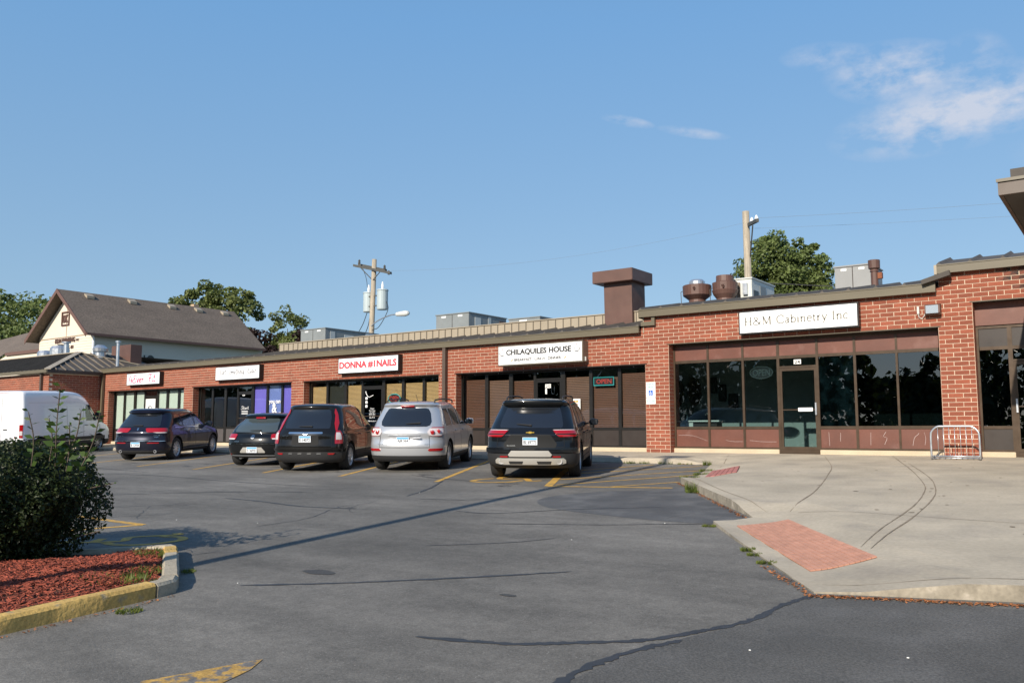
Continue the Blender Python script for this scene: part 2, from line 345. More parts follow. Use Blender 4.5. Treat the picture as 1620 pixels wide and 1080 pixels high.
# asphalt with aggregate specks
def asphalt():
    m = bpy.data.materials.new('asphalt'); m.use_nodes = True; t = m.node_tree; p = t.nodes['Principled BSDF']; nn = t.nodes.new; L = t.links.new
    tcn = nn('ShaderNodeTexCoord'); g = tcn.outputs['Object']
    def noise(s, d, r=.6, vec=g):
        x = nn('ShaderNodeTexNoise'); x.inputs['Scale'].default_value = s; x.inputs['Detail'].default_value = d; x.inputs['Roughness'].default_value = r; L(vec, x.inputs['Vector']); return x.outputs['Fac']
    def mr(v, a, b, c, d):
        x = nn('ShaderNodeMapRange'); x.inputs['From Min'].default_value = a; x.inputs['From Max'].default_value = b; x.inputs['To Min'].default_value = c; x.inputs['To Max'].default_value = d; L(v, x.inputs['Value']); return x.outputs[0]
    def mul(a, b):
        x = nn('ShaderNodeMath'); x.operation = 'MULTIPLY'; L(a, x.inputs[0]); L(b, x.inputs[1]); return x.outputs[0]
    st = nn('ShaderNodeMapping'); st.inputs['Scale'].default_value = (.35, 1.3, 1); st.inputs['Rotation'].default_value = (0, 0, R(-30)); L(g, st.inputs['Vector'])
    base = mul(mul(mr(noise(.22, 4), .3, .7, .68, 1.35), mr(noise(.9, 6, .65, st.outputs[0]), .3, .7, .72, 1.25)), mul(mr(noise(60, 3, .8), .25, .75, .62, 1.38), mr(noise(22, 3, .8), .3, .7, .85, 1.16)))
    base = mul(base, mr(noise(6, 4, .7), .3, .7, .86, 1.14))
    vo = nn('ShaderNodeTexVoronoi'); vo.inputs['Scale'].default_value = 42; L(g, vo.inputs['Vector'])
    sp = mul(mr(vo.outputs['Distance'], .1, .24, 1, 0), mr(noise(30, 2), .53, .6, 0, 1))
    cc = nn('ShaderNodeCombineColor'); 
    for i, c in enumerate((.150, .139, .122)):
        x = nn('ShaderNodeMath'); x.operation = 'MULTIPLY'; x.inputs[1].default_value = c; L(base, x.inputs[0]); L(x.outputs[0], cc.inputs[i])
    mix = nn('ShaderNodeMix'); mix.data_type = 'RGBA'; mix.inputs['B'].default_value = (.36, .34, .31, 1); L(mul(sp, mr(noise(.5, 3), .3, .7, .3, .9)), mix.inputs['Factor']); L(cc.outputs[0], mix.inputs['A'])
    L(mix.outputs['Result'], p.inputs['Base Color']); p.inputs['Roughness'].default_value = .82; p.inputs['Specular IOR Level'].default_value = .35
    b = nn('ShaderNodeBump'); b.inputs['Strength'].default_value = .55; b.inputs['Distance'].default_value = .012; L(noise(75, 6, .7), b.inputs['Height']); L(b.outputs[0], p.inputs['Normal'])
    return m
M['asphalt'] = asphalt()
# ================================================================== GROUND
def grid_sheet(name, xs, ys, zf, m, kind='structure'):
    mb = MB(); nx = len(xs)
    for y in ys:
        for x in xs: mb.v.append((x, y, zf(x, y)))
    for j in range(len(ys)-1):
        for i in range(nx-1): mb.f.append((j*nx+i, j*nx+i+1, (j+1)*nx+i+1, (j+1)*nx+i)); mb.m.append(0); mb.r.append(0)
    return mb.build(name, m, kind=kind)
M['earth'] = mat('ground_far', (.1, .1, .055), .95, n1=.25, s1=.3, col2=(.05, .075, .02), thr=(.4, .6))
g = grid_sheet('ground', [-1500, -400, -120, -60, -30, 0, 30, 60, 120, 400, 1500], [-1500, -400, -120, -60, -26, -10, -1.9, 30, 60, 120, 400, 1500], lambda x, y: gz(x, y)-.03, M['earth'])
lot = grid_sheet('parking_lot', [-70+i*2.5 for i in range(45)], [-55, -45, -35, -26]+[-26+i*1.205 for i in range(1, 21)], gz, M['asphalt'])

def top(x, y):
    """level concrete height without ramp dips"""
    return .0474*y if y > -1.9 else gz(x, y)+.126
RAMPS = [((1.9, -2.1), (2.96, -5.5), 1.0), ((6.05, -10.45), (8.0, -14.15), 1.25)]
def segd(p, a, b):
    ax, ay = a; bx, by = b; t = ((p[0]-ax)*(bx-ax)+(p[1]-ay)*(by-ay))/((bx-ax)**2+(by-ay)**2)
    t = max(0, min(1, t)); return math.hypot(p[0]-ax-t*(bx-ax), p[1]-ay-t*(by-ay))
def paved(x, y):
    z = top(x, y); h = 1
    for a, b, w in RAMPS: h = min(h, ss(.12, w, segd((x, y), a, b)))
    return gz(x, y)+.012+(z-gz(x, y)-.012)*h
# outline of the raised concrete: pavement along the shops and the wide apron at the right
apron = [(-60, -1.9), (1.85, -2.0), (2.49, -3.89), (2.78, -4.8), (2.93, -5.45), (3.0, -5.95), (3.12, -6.35), (3.43, -6.82), (4.7, -8.55), (6.01, -10.31), (5.77, -11.05), (6.55, -12.2), (8.02, -14.3), (9.44, -13.85), (14, -12.3), (24, -9.0), (24, .6), (-60, .6)]
def round_poly(p, r=.0): return p
def sheet_from_outline(outl, zf, step, seedpts=()):
    pts = [Vector(p) for p in outl]
    dens = []
    for i, p in enumerate(pts):
        q = pts[(i+1) % len(pts)]; n = max(1, int((q-p).length/.35)) if max(abs(p.x), abs(q.x)) < 26 else 1
        for k in range(n): dens.append(p.lerp(q, k/n))
    nb = len(dens); edges = [(i, (i+1) % nb) for i in range(nb)]
    x0, x1 = min(p.x for p in pts), max(p.x for p in pts); y0, y1 = min(p.y for p in pts), max(p.y for p in pts)
    inner = []
    x = x0+step/2
    while x < x1:
        y = y0+step/2
        while y < y1:
            s = step if x > -1 else step*4
            if x > -1 or (int((x-x0)/step) % 4 == 0): inner.append(Vector((x, y)))
            y += step
        x += step
    v, e, f, *_ = delaunay_2d_cdt(dens+inner, edges, [list(range(nb))], 1, 1e-4)
    mb = MB(); mb.v = [(p.x, p.y, zf(p.x, p.y)) for p in v]; mb.f = [tuple(q) for q in f]
    # kerb face down to below the asphalt
    o = len(mb.v); mb.v += [(p.x, p.y, gz(p.x, p.y)-.1) for p in dens]
    t2 = len(mb.v); mb.v += [(p.x, p.y, zf(p.x, p.y)) for p in dens]
    for i in range(nb):
        j = (i+1) % nb; mb.f.append((t2+i, o+i, o+j, t2+j))
    mb.m = [0]*(len(mb.f)-nb)+[1]*nb; mb.r = [0]*len(mb.f); return mb
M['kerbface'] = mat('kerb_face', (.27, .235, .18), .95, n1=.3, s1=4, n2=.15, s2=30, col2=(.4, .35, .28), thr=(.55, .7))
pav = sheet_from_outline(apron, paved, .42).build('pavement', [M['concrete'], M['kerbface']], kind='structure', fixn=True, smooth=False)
# lighter, worn kerb strip along the edge
def ribbon(pts, w, zf, dz, name, m, parent=None, n=6, kind=None, jag=0, taper=True):
    P = catmull([(a, b, 0) for a, b in pts], n); mb = MB(); k = len(P)
    for i, p in enumerate(P):
        t = (P[min(i+1, k-1)]-P[max(i-1, 0)]).normalized(); nr = Vector((-t.y, t.x, 0)); ww = w*(1+random.uniform(-jag, jag))/2
        if taper: ww *= min(1, .25+i*.4, .25+(k-1-i)*.4)
        c = p+nr*random.uniform(-jag, jag)*w*.4
        for sgn in (1, -1):
            q = c+nr*ww*sgn; mb.v.append((q.x, q.y, zf(q.x, q.y)+dz))
    for i in range(k-1): mb.f.append((2*i, 2*i+1, 2*i+3, 2*i+2)); mb.m.append(0); mb.r.append(0)
    return mb.build(name, m, parent, kind=kind)
M['joint'] = mat('joint_dark', (.24, .19, .135), .95, n1=.3, s1=6)
for pts in ([(4.02, -.32), (5.0, -3.2), (5.5, -5.2), (5.86, -6.77), (6.2, -8.5), (6.42, -10.3)], [(5.46, .05), (6.54, -3.41), (7.31, -6.21), (7.58, -7.63), (7.76, -9.22), (7.84, -10.81), (7.9, -12.4)],
            [(6.2, -1.9), (7.18, -5.05), (7.65, -7.13), (7.85, -8.6), (7.98, -10.46), (8.02, -12.5)], [(1.68, -.43), (2.63, -3.44), (3.2, -5.2)], [(1.9, -2.1), (4, -2.35), (7, -2.3), (12, -2.1)]):
    ribbon(pts, .016, paved, .005, 'paving_joint', M['joint'], pav, jag=.35)
ribbon([(6.2, -10.1), (6.5, -10.0), (8.5, -10.3), (12, -10.6)], .012, paved, .005, 'paving_joint', M['joint'], pav, jag=.3)
for x in (-26, -23, -20, -17, -14, -11, -8, -5, -2): ribbon([(x, 0), (x, -.9), (x, -1.88)], .02, paved, .005, 'paving_joint', M['joint'], pav)
ribbon([(3.22, -6.35), (3.6, -6.7), (4.85, -8.45), (6.1, -10.0)], .012, paved, .005, 'paving_joint', M['joint'], pav)
ribbon([(8.0, -14.02), (9.4, -13.62), (14, -12.1)], .012, paved, .005, 'paving_joint', M['joint'], pav)
# dark gum and oil spots on the concrete
mb = MB()
for _ in range(70):
    x = random.uniform(4.5, 10.5); y = random.uniform(-12.5, -1)
    r = random.uniform(.012, .035); c = [(x+r*math.cos(a)*random.uniform(.7, 1.3), y+r*math.sin(a)*random.uniform(.7, 1.3)) for a in [i*math.pi/4 for i in range(8)]]
    if segd((x, y), (6.2, -11), (8, -13.7)) < .3 or x < 3.6-.9*(y+6): continue
    mb.add([(a, b, paved(a, b)+.006) for a, b in c], [tuple(range(8))])
mb.build('pavement_spots', M['joint'], pav, kind='stuff')

# warning pads of small pavers let into the ramps
def pad(name, label, quad, nu, nv, m, mj):
    a, b, c, d = [Vector(p) for p in quad]     # a-b short side, b-c long side
    cen = (a+b+c+d)/4; t = thing(name, label, 'ramp pavers', (cen.x, cen.y, paved(cen.x, cen.y)))
    def pt(u, v, dz): q = a.lerp(b, u).lerp(d.lerp(c, u), v); return (q.x, q.y, paved(q.x, q.y)+dz)
    mb = MB(); 
    for i in range(nu):
        for j in range(nv):
            q = [pt((i+di)/nu, (j+dj)/nv, .004) for di, dj in ((0, 0), (1, 0), (1, 1), (0, 1))]; mb.add(q, [(0, 1, 2, 3)])
    mb.build('bedding', mj, t)
    for i in range(nu):
        for j in range(nv):
            e = .055; h = .011+random.uniform(0, .002)
            b4 = [pt((i+u)/nu, (j+v)/nv, .0045) for u, v in ((e, e*.8), (1-e, e*.8), (1-e, 1-e*.8), (e, 1-e*.8))]
            t4 = [(p[0], p[1], p[2]+h) for p in b4]
            MB().hexa(b4, t4).build('paver', m, t)
    return t
M['pad1'] = mat('paver_salmon', (.52, .255, .17), .85, n1=.1, s1=5, n2=.08, s2=50, objrand=.07)
M['pad2'] = mat('paver_rose', (.38, .15, .13), .85, n1=.1, s1=5, objrand=.07)
M['padj'] = mat('paver_bedding', (.24, .12, .085), .95)
pad('ramp_pavers', 'salmon paver strip let into the kerb ramp nearest the camera', [(6.15, -11.22), (6.55, -10.52), (8.18, -12.91), (7.75, -13.52)], 12, 24, M['pad1'], M['padj'])
pad('ramp_pavers', 'small dusty rose paver patch by the yellow hatching', [(3.14, -5.32), (3.7, -5.03), (3.16, -3.49), (2.67, -3.83)], 6, 12, M['pad2'], M['padj'])

# painted markings
def stripe(a, b, w=.1, nm='painted_line', m=None):
    n = max(2, int(math.dist(a, b)/.5)); a = Vector(a); b = Vector(b); t = (b-a).normalized(); nr = Vector((-t.y, t.x))*w/2; mb = MB()
    for i in range(n+1):
        p = a.lerp(b, i/n)
        for s in (1, -1):
            q = p+nr*s*random.uniform(.93, 1.04); mb.v.append((q.x, q.y, gz(q.x, q.y)+.004))
    for i in range(n): mb.f.append((2*i, 2*i+1, 2*i+3, 2*i+2)); mb.m.append(0); mb.r.append(0)
    return mb.build(nm, m or M['yellow'], lot)
HD = R(27.5); hx, hy = -math.sin(HD), math.cos(HD)
starts = [(1.05, -7.75), (-1.66, -7.86), (-4.83, -7.59), (-7.6, -7.6), (-10.7, -7.5), (-13.7, -7.35), (-16.8, -7.3), (-20, -7.2), (-23, -7.1), (-26.2, -7.1), (-29.3, -7.0)]
for i, (x, y) in enumerate(starts):
    l = 6.2 if i else 6.3; stripe((x, y), (x+hx*l, y+hy*l), .12 if i else .16)
stripe((1.05, -7.76), (3.35, -7.18), .11)
for (a, b) in [((-.45, -4.75), (.53, -2.34)), ((-.1, -5.4), (1.82, -2.4)), ((.5, -6.5), (2.3, -3.56)), ((1.05, -7.5), (2.62, -4.65)), ((2.2, -7.45), (2.98, -6.12))]:
    stripe(a, b, .085)
# accessible-bay symbol behind the dark car, near the first bay line
def drape(vf, org, ang, sx, sy, nm, m, dz=.004):
    V, F = vf; mb = MB(); ca, sa = math.cos(ang), math.sin(ang)
    for x, y in V:
        X = org[0]+x*sx*ca-y*sy*sa; Y = org[1]+x*sx*sa+y*sy*ca; mb.v.append((X, Y, gz(X, Y)+dz))
    mb.f = [tuple(f) for f in F]; mb.m = [0]*len(F); mb.r = [0]*len(F); return mb.build(nm, m, lot, fixn=False)
WC = [[(.45, 1.62), (.55, 1.7), (.65, 1.62), (.55, 1.52), (.45, 1.62)], [(.52, 1.5), (.55, .85), (1.0, .85), (1.15, .3), (1.35, .35)], [(.55, 1.2), (.9, 1.2)], [(.4, 1.0), (.12, .7), (.15, .3), (.5, .05), (.85, .15), (1.0, .45)]]
drape(strokes(WC, .12), (-.95, -7.85), HD, 1.15, .95, 'bay_symbol', M['yellow'])
# far-left markings beside the planting bed
stripe((-3.3, -14.5), (-1.29, -14.57), .12); stripe((-1.29, -14.57), (-1.95, -15.8), .12)
drape(strokes(WC, .13), (.78, -15.42), R(126), .72, .95, 'bay_symbol', M['yellow'])
# worn arrow head at the bottom of the picture
M['yellow_worn'] = mat('line_yellow_worn', (.42, .25, .06), .85, n1=.2, s1=8, col2=(.14, .13, .12), thr=(.46, .58), n2=.3, s2=70)
mb = MB(); arrow = [(5.62, -17.86), (5.33, -18.62), (5.26, -19.3), (5.62, -19.3), (5.84, -18.4), (5.74, -18.05)]
mb.add([(a, b, gz(a, b)+.0045) for a, b in arrow], [tuple(range(6))]); mb.build('painted_arrow', M['yellow_worn'], lot)
# sealed cracks
for pts, w in (([(3.53, -16.49), (4.3, -15.93), (5.18, -15.15), (5.83, -14.49)], .05), ([(6.1, -16.95), (6.74, -16.77), (7.16, -16.49), (7.49, -16.22), (7.72, -15.82), (7.9, -15.36), (7.95, -14.78), (8.05, -14.39)], .06),
               ([(7.5, -17.4), (7.47, -16.9), (7.56, -16.45), (7.7, -16.1)], .07), ([(-3.26, -11.81), (-2.34, -11.84), (-.85, -12.05), (.18, -11.85)], .05), ([(1.83, -11.42), (2.54, -11.41), (3.31, -10.58), (4.43, -9.74)], .035),
               ([(3.1, -12.3), (4.59, -11.69), (5.14, -11.36), (5.78, -11.04)], .03), ([(-.3, -10.2), (-.9, -8.9), (-1.7, -7.6)], .05), ([(-3.5, -6.7), (-2.03, -7.23), (-.2, -7.6)], .045), ([(.11, -10.46), (1.2, -10.1), (1.6, -9.2)], .03),
               ([(-7.5, -13.5), (-4.5, -11.2), (-2.5, -10.4)], .03), ([(-14, -9.6), (-10, -9.2), (-6.5, -9.5), (-3.5, -9.6)], .03), ([(-20, -9), (-15, -8.3), (-11, -8.6)], .035), ([(3.5, -14.1), (4.3, -13.4), (4.6, -12.9)], .02), ([(6.35, -9.9), (6.0, -10.6), (5.7, -11.2)], .02)):
    ribbon(pts, w, gz, .004, 'sealed_crack', M['seal'], lot, jag=.4, n=12)
M['patch'] = mat('asphalt_patch', (.06, .058, .056), .8, n1=.2, s1=2, n2=.25, s2=60, bump=.4, bs=80)
for c, rx, ry in (((-9.3, -10.6), .25, .1), ((3.7, -15.7), .2, .09), ((8.35, -16.9), .06, .03), ((8.75, -16.6), .06, .02), ((5.9, -15.6), .09, .04)):
    mb = MB(); q = [(c[0]+rx*math.cos(a)*random.uniform(.7, 1.2), c[1]+ry*math.sin(a)*random.uniform(.7, 1.2)) for a in [i*math.pi/6 for i in range(12)]]
    mb.add([(a, b, gz(a, b)+.0045) for a, b in q], [tuple(range(12))]); mb.build('asphalt_stain', M['patch'], lot)
# fine branching cracks
rc = random.Random(5)
def crack(x, y, a, l, w, depth=0):
    pts = [(x, y)]; n = max(3, int(l/.18))
    for i in range(n):
        a += rc.gauss(0, .28); x += math.cos(a)*l/n; y += math.sin(a)*l/n; pts.append((x, y))
        if depth < 2 and rc.random() < .16: crack(x, y, a+rc.choice((-1, 1))*rc.uniform(.6, 1.2), l*rc.uniform(.25, .5), w*.7, depth+1)
    if all((q[1] < -2.2 and not (q[0] > 1.7 and q[1] > -14.6+.33*(q[0]-8) and q[0] > 3.1-.72*(q[1]+6.5))) for q in pts): ribbon(pts, w, gz, .0035, 'fine_crack', M['seal'], lot, n=2, jag=.4)
for _ in range(16): crack(rc.uniform(-14, 8), rc.uniform(-18.5, -8.3), rc.uniform(0, 6.28), rc.uniform(.8, 3.4), rc.uniform(.008, .016))
M['oil'] = mat('oil_stain', (.055, .05, .045), .6, n1=.3, s1=6, col2=(.125, .117, .105), thr=(.42, .58))
def blob(cx, cy, rx_, ry_, m, nm, dz=.0015, ang=0):
    P = []
    for i in range(20):
        a = i*math.pi/10; k = rc.uniform(.75, 1.15); X = rx_*math.cos(a)*k; Y = ry_*math.sin(a)*k; P.append((cx+X*math.cos(ang)-Y*math.sin(ang), cy+X*math.sin(ang)+Y*math.cos(ang)))
    mb = MB(); mb.add([(a, b, gz(a, b)+dz) for a, b in P], [tuple(range(20))]); mb.build(nm, m, lot)
for i, (x, y) in enumerate(starts[1:8]):
    for q in range(3): blob(x+1.4+rc.uniform(-.5, .5), y+rc.uniform(-.3, 2.0), rc.uniform(.08, .3), rc.uniform(.06, .2), M['oil'], 'oil_stain', .0015+.0004*q)
# darker, newer wearing course along the apron and the street side
M['dark_course'] = mat('asphalt_dark_course', (.088, .083, .075), .85, n1=.18, s1=1.1, n2=.35, s2=60, bump=.5, bs=75, col2=(.11, .104, .096), thr=(.45, .7))
for P_, dz_ in (([(8.02, -14.36), (7.96, -14.9), (7.9, -15.5), (7.7, -16.0), (7.55, -16.6), (7.5, -17.4), (8.0, -20), (24, -20), (24, -9.4), (14, -12.6), (9.5, -14.1)], .0012), ([(3.75, -18.8), (3.55, -17.1), (3.2, -16.6), (1.3, -15.35), (.6, -15.3), (.3, -14.9), (1.6, -14.7), (3.6, -15.6), (4.3, -16.7), (4.45, -18.2), (4.3, -19.6)], .0012))[:1]:
    mb = MB(); mb.add([(a, b, gz(a, b)+dz_) for a, b in P_], [tuple(range(len(P_)))]); mb.build('asphalt_patch', M['dark_course'], lot, fixn=True)
# fresh dark fan of asphalt beside the apron
mb = MB(); q = [(3.3, -7.6), (2.4, -8.3), (2.1, -9.5), (2.9, -10.5), (4.6, -11.0), (5.72, -11.0), (5.96, -10.4), (4.6, -8.6), (3.42, -7.0)]
P = catmull([(a, b, 0) for a, b in q]+[(q[0][0], q[0][1], 0)], 5)[:-1]; mb.add([(p.x, p.y, gz(p.x, p.y)+.002) for p in P], [tuple(range(len(P)))]); 
M['fresh'] = mat('asphalt_fresh', (.085, .083, .08), .75, n1=.2, s1=1.2, n2=.3, s2=70, bump=.4, bs=80, col2=(.12, .116, .11), thr=(.48, .66))
mb.build('asphalt_patch', M['fresh'], lot)

# ================================================================== STRIP MALL
C_, L_ = .1016, .3048
ZL, ZC, ZR = 24*C_, 29*C_, 34*C_
mall = thing('strip_mall', 'long low red brick shopping parade with recessed shopfronts and olive roof edge', 'building', (-9, 0, 0))
OPEN = [(-28.83, -22.8, ZL), (-22.15, -15.83, ZL), (-15.13, -8.45, ZL), (-7.72, -.876, ZL), (-.16, 6.574, ZC), (7.285, 14.6, ZR)]
XA, XB, XC = -29.34, -.92, 6.62      # west end, cabinetry section start, right section start
XE = 20
RD = .28
def walltop(x): return 3.4 if x < XB else (3.83 if x < XC else 4.2)
# backing wall of mortar, split round the openings
mb = MB(); MY = .009
xs = [XA]+[v for o in OPEN for v in o[:2]]+[XE]
def wallblock(a, b, z0, z1):
    for s, e in ((a, min(b, XB)), (max(a, XB), min(b, XC)), (max(a, XC), b)):
        if e-s > 1e-6: mb.box(s, e, MY, RD+.14, z0, min(z1, walltop((s+e)/2)) if z1 > 3 else z1)
for i in range(0, len(xs), 2): wallblock(xs[i], xs[i+1], -.25, 9)
for a, b, z in OPEN: wallblock(a, b, z, 9)
wall = mb.build('wall', M['mortar'], mall)
# bricks
cand = []
rows = int(4.25/C_)+1
M['brick_soot'] = mat('brick_sooty', (.17, .055, .034), .9, n1=.2, s1=3, col2=(.03, .022, .02), thr=(.42, .6), objrand=.3)
j = .0065
for k in range(rows):
    z0 = k*C_; off = 0 if k % 2 else L_/2
    solid = []
    cuts = sorted([(a, b) for a, b, z in OPEN if z0 < z-.01])
    x = XA
    for a, b in cuts: solid.append((x, a)); x = b
    solid.append((x, 13.0))
    for (s, e) in solid:
        if z0+C_*.5 > 3.42: s = max(s, XB)
        if z0+C_*.5 > 3.86: s = max(s, XC)
        if e <= s: continue
        n0 = math.floor((s-off)/L_)
        x = n0*L_+off
        while x < e:
            a, b = max(x, s), min(x+L_, e)
            if b-a > .03: cand.append((a, b, k))
            x += L_
def bdist(c): return (Vector(((c[0]+c[1])/2, 0, c[2]*C_))-CAM).length
cand.sort(key=bdist)
cache = {}
bm_stuff = MB()
def brick_vs(w, h=C_-2*j, d=.03):
    e = .003
    return [(0, d, 0), (w, d, 0), (w, d, h), (0, d, h), (0, e, 0), (w, e, 0), (w, e, h), (0, e, h), (e, 0, e), (w-e, 0, e), (w-e, 0, h-e), (e, 0, h-e)], \
           [(4, 0, 3, 7), (1, 5, 6, 2), (0, 4, 5, 1), (7, 3, 2, 6), (8, 4, 7, 11), (5, 9, 10, 6), (4, 8, 9, 5), (11, 7, 6, 10), (8, 11, 10, 9)]
for n, (a, b, k) in enumerate(cand):
    w = round(b-a-2*j*(1), 3); dy = random.uniform(-.0015, .0015); dx = random.uniform(-.002, .002)
    sooty = k >= 35 and 7.7 < a < 9.6 and random.random() < .62 or k >= 39 and 7.7 < a < 12
    if n < 299:
        w = (w, 1) if sooty else (w, 0)
        if w not in cache:
            V, F = brick_vs(w[0]); me = bpy.data.meshes.new('brick'); me.from_pydata(V, [], F); me.materials.append(M['brick_soot'] if sooty else M['brick']); cache[w] = me
        o = bpy.data.objects.new('brick', cache[w]); COL.objects.link(o); o.parent = wall; o.location = (a+j+dx+9, dy, k*C_+j)
    else:
        V, F = brick_vs(w); bm_stuff.add([(v[0]+a+j+dx, v[1]+dy, v[2]+k*C_+j) for v in V], F, 1 if sooty else 0, random.random())
# jamb returns on the west side of each opening (and east side)
for a, b, zt in OPEN:
    for k in range(int(round(zt/C_))):
        for X, sg in ((a, 1), (b, -1)):
            segs = [(.012, RD)] if k % 2 else [(.012, .13), (.14, RD)]
            for y0, y1 in segs:
                z0, z1 = k*C_+j, (k+1)*C_-j
                bm_stuff.box(X-.02 if sg > 0 else X-.006, X+.006 if sg > 0 else X+.02, y0, y1, z0, z1, 0, random.random())
bw = bm_stuff.build('brickwork', [M['brick'], M['brick_soot']], mall, attr=True, kind='stuff')
# soldier patches of smoke-stained bricks over the right opening
M['soot'] = mat('soot', (.03, .02, .018), .9)

# lintel irons, soffits, sills
for a, b, zt in OPEN:
    MB().box(a-.05, b+.05, -.012, .004, zt-.012, zt+.006).build('lintel', M['olive'] if zt > ZL else M['darkpanel'], mall)
    MB().box(a, b, .0, RD+.02, zt-.02, zt-.0125).build('soffit', M['darkpanel'], mall)
# shop fronts -------------------------------------------------
G_dark = glassmat('shop_glass', (.78, .86, .86), .08)
G_refl = glassmat('shop_glass_dark', (.32, .38, .38), .14)
G_blind = glassmat('shop_glass_clear', (.93, .96, .94), .06)
M['blindtan'] = mat('blind_tan', (.44, .27, .125), .55, n1=.08, s1=1.2); M['blindbrown'] = mat('blind_brown', (.10, .034, .018), .5, n1=.12, s1=1.2)
M['blindbrown2'] = mat('blind_brown_pale', (.15, .08, .06), .35, n1=.15, s1=1.5); M['blinddark'] = mat('blind_dark', (.06, .04, .03), .5)
M['film_green'] = mat('window_film_green', (.52, .56, .52), .5, n1=.05, s1=.8); M['film_purple'] = mat('window_film_purple', (.17, .13, .56), .4, n1=.05, s1=.8)
M['film_blue'] = mat('window_film_blue', (.16, .2, .5), .4, n1=.06, s1=.8)
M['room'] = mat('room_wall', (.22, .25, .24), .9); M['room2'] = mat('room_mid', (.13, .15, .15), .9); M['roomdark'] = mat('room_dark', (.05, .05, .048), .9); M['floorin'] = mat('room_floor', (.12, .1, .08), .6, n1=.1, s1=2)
M['chrome'] = mat('chrome', (.75, .75, .75), .12, metal=1); M['paper'] = mat('paper_white', (.78, .78, .75), .6)
GY = RD+.03
def blind(x0, x1, z0, z1, m, name='window_blind', pitch=.045):
    mb = MB(); z = z0; y = GY+.055
    while z < z1:
        t = random.uniform(-.003, .003)
        mb.add([(x0, y, z), (x1, y+t, z), (x1, y+.014, z+pitch*.72), (x0, y+.014, z+pitch*.72)], [(0, 1, 2, 3)]); z += pitch
    mb.build(name, m, mall)
    MB().box(x0, x1, y+.014, y+.02, z0, z1).build('blind_backing', M['blinddark'], mall)
def shop(a, b, zt, bays, fm, glassZ, pan, style, header=None, base=.12, panelm=None):
    """bays: list of (x0,x1,kind). One frame mesh, each pane and panel its own part"""
    fr = MB(); y0, y1 = RD, RD+.06
    fr.box(a, b, y0, y1, zt-.075, zt-.021); fr.box(a, b, y0-.004, y1+.004, base, base+.045)
    fr.box(a, a+.05, y0+.001, y1+.001, base+.045, zt-.075); fr.box(b-.05, b, y0+.001, y1+.001, base+.045, zt-.075)
    zl = glassZ[0]
    ed = []
    for x0, x1, kd in bays:
        ed.append((x0, x1))
    for i in range(len(ed)-1):
        fr.box(ed[i][1], ed[i+1][0], y0-.002, y1+.002, base+.045 if bays[i][2] != 'door' and bays[i+1][2] != 'door' else 0.0, zt-.075)
    for x0, x1, kd in bays:
        if kd != 'door':
            fr.box(x0, x1, y0+.003, y1-.003, zl-.07, zl)
            MB().box(x0-.005, x1+.005, y0+.02, y0+.035, base+.04, zl-.068).build('lower_panel', panelm or M['darkpanel'], mall)
        if header:
            fr.box(x0, x1, y0+.003, y1-.003, header-.075, header)
            MB().box(x0-.005, x1+.005, y0+.02, y0+.035, header-.002, zt-.07).build('upper_panel', panelm or M['darkpanel'], mall)
    MB().box(a, b, RD-.05, RD+.16, -.2, base).build('sill', M['sill'], mall) if not any(k[2] == 'door' for k in bays) else None
    xs = [a]
    for x0, x1, kd in bays:
        if kd == 'door': xs += [x0-.05, x1+.05]
    xs.append(b)
    if len(xs) > 2:
        for i in range(0, len(xs), 2):
            if xs[i+1]-xs[i] > .02: MB().box(xs[i], xs[i+1], RD-.06, RD+.16, -.2, base).build('sill', M['sill'], mall, bevel=.008)
    fr.build('shopfront_frame', fm, mall)
    return fr
def door(x0, x1, zt, fm, gm, leaf_top=2.13, transom=True, handle='right', name='door'):
    y0 = RD+.008; w = .055; d = MB()
    d.box(x0, x0+w, y0, y0+.05, .03, leaf_top); d.box(x1-w, x1, y0, y0+.05, .03, leaf_top)
    d.box(x0+w, x1-w, y0, y0+.05, leaf_top-w-.02, leaf_top); d.box(x0+w, x1-w, y0, y0+.05, .03, .19)
    dd = d.build(name, fm, mall)
    MB().box(x0+w, x1-w, y0+.02, y0+.028, .19, leaf_top-w-.02).build('door_glass', gm, dd, )
    MB().box(x0, x1, RD-.0, RD+.06, leaf_top+.005, leaf_top+.05).build('door_head', fm, mall)
    MB().box(x0-.002, x1+.002, y0+.022, y0+.028, leaf_top+.05, zt-.07).build('transom_pane', gm, mall)
    hx_ = x1-w if handle == 'right' else x0
    MB().box(hx_+.01, hx_+w-.01, y0-.05, y0-.002, .98, 1.28).build('handle', M['galv'], dd)
    MB().box(x0+w, x1-w, y0-.02, y0-.004, 1.10, 1.125).build('push_bar', M['bronze'], dd)
    MB().box(x0-.05, x1+.05, RD-.05, RD+.1, -.03, .028).build('threshold', M['bronze'], mall)
    return dd
def pane(x0, x1, z0, z1, m, name='pane'): return MB().box(x0-.004, x1+.004, GY, GY+.006, z0-.004, z1+.004).build(name, m, mall)

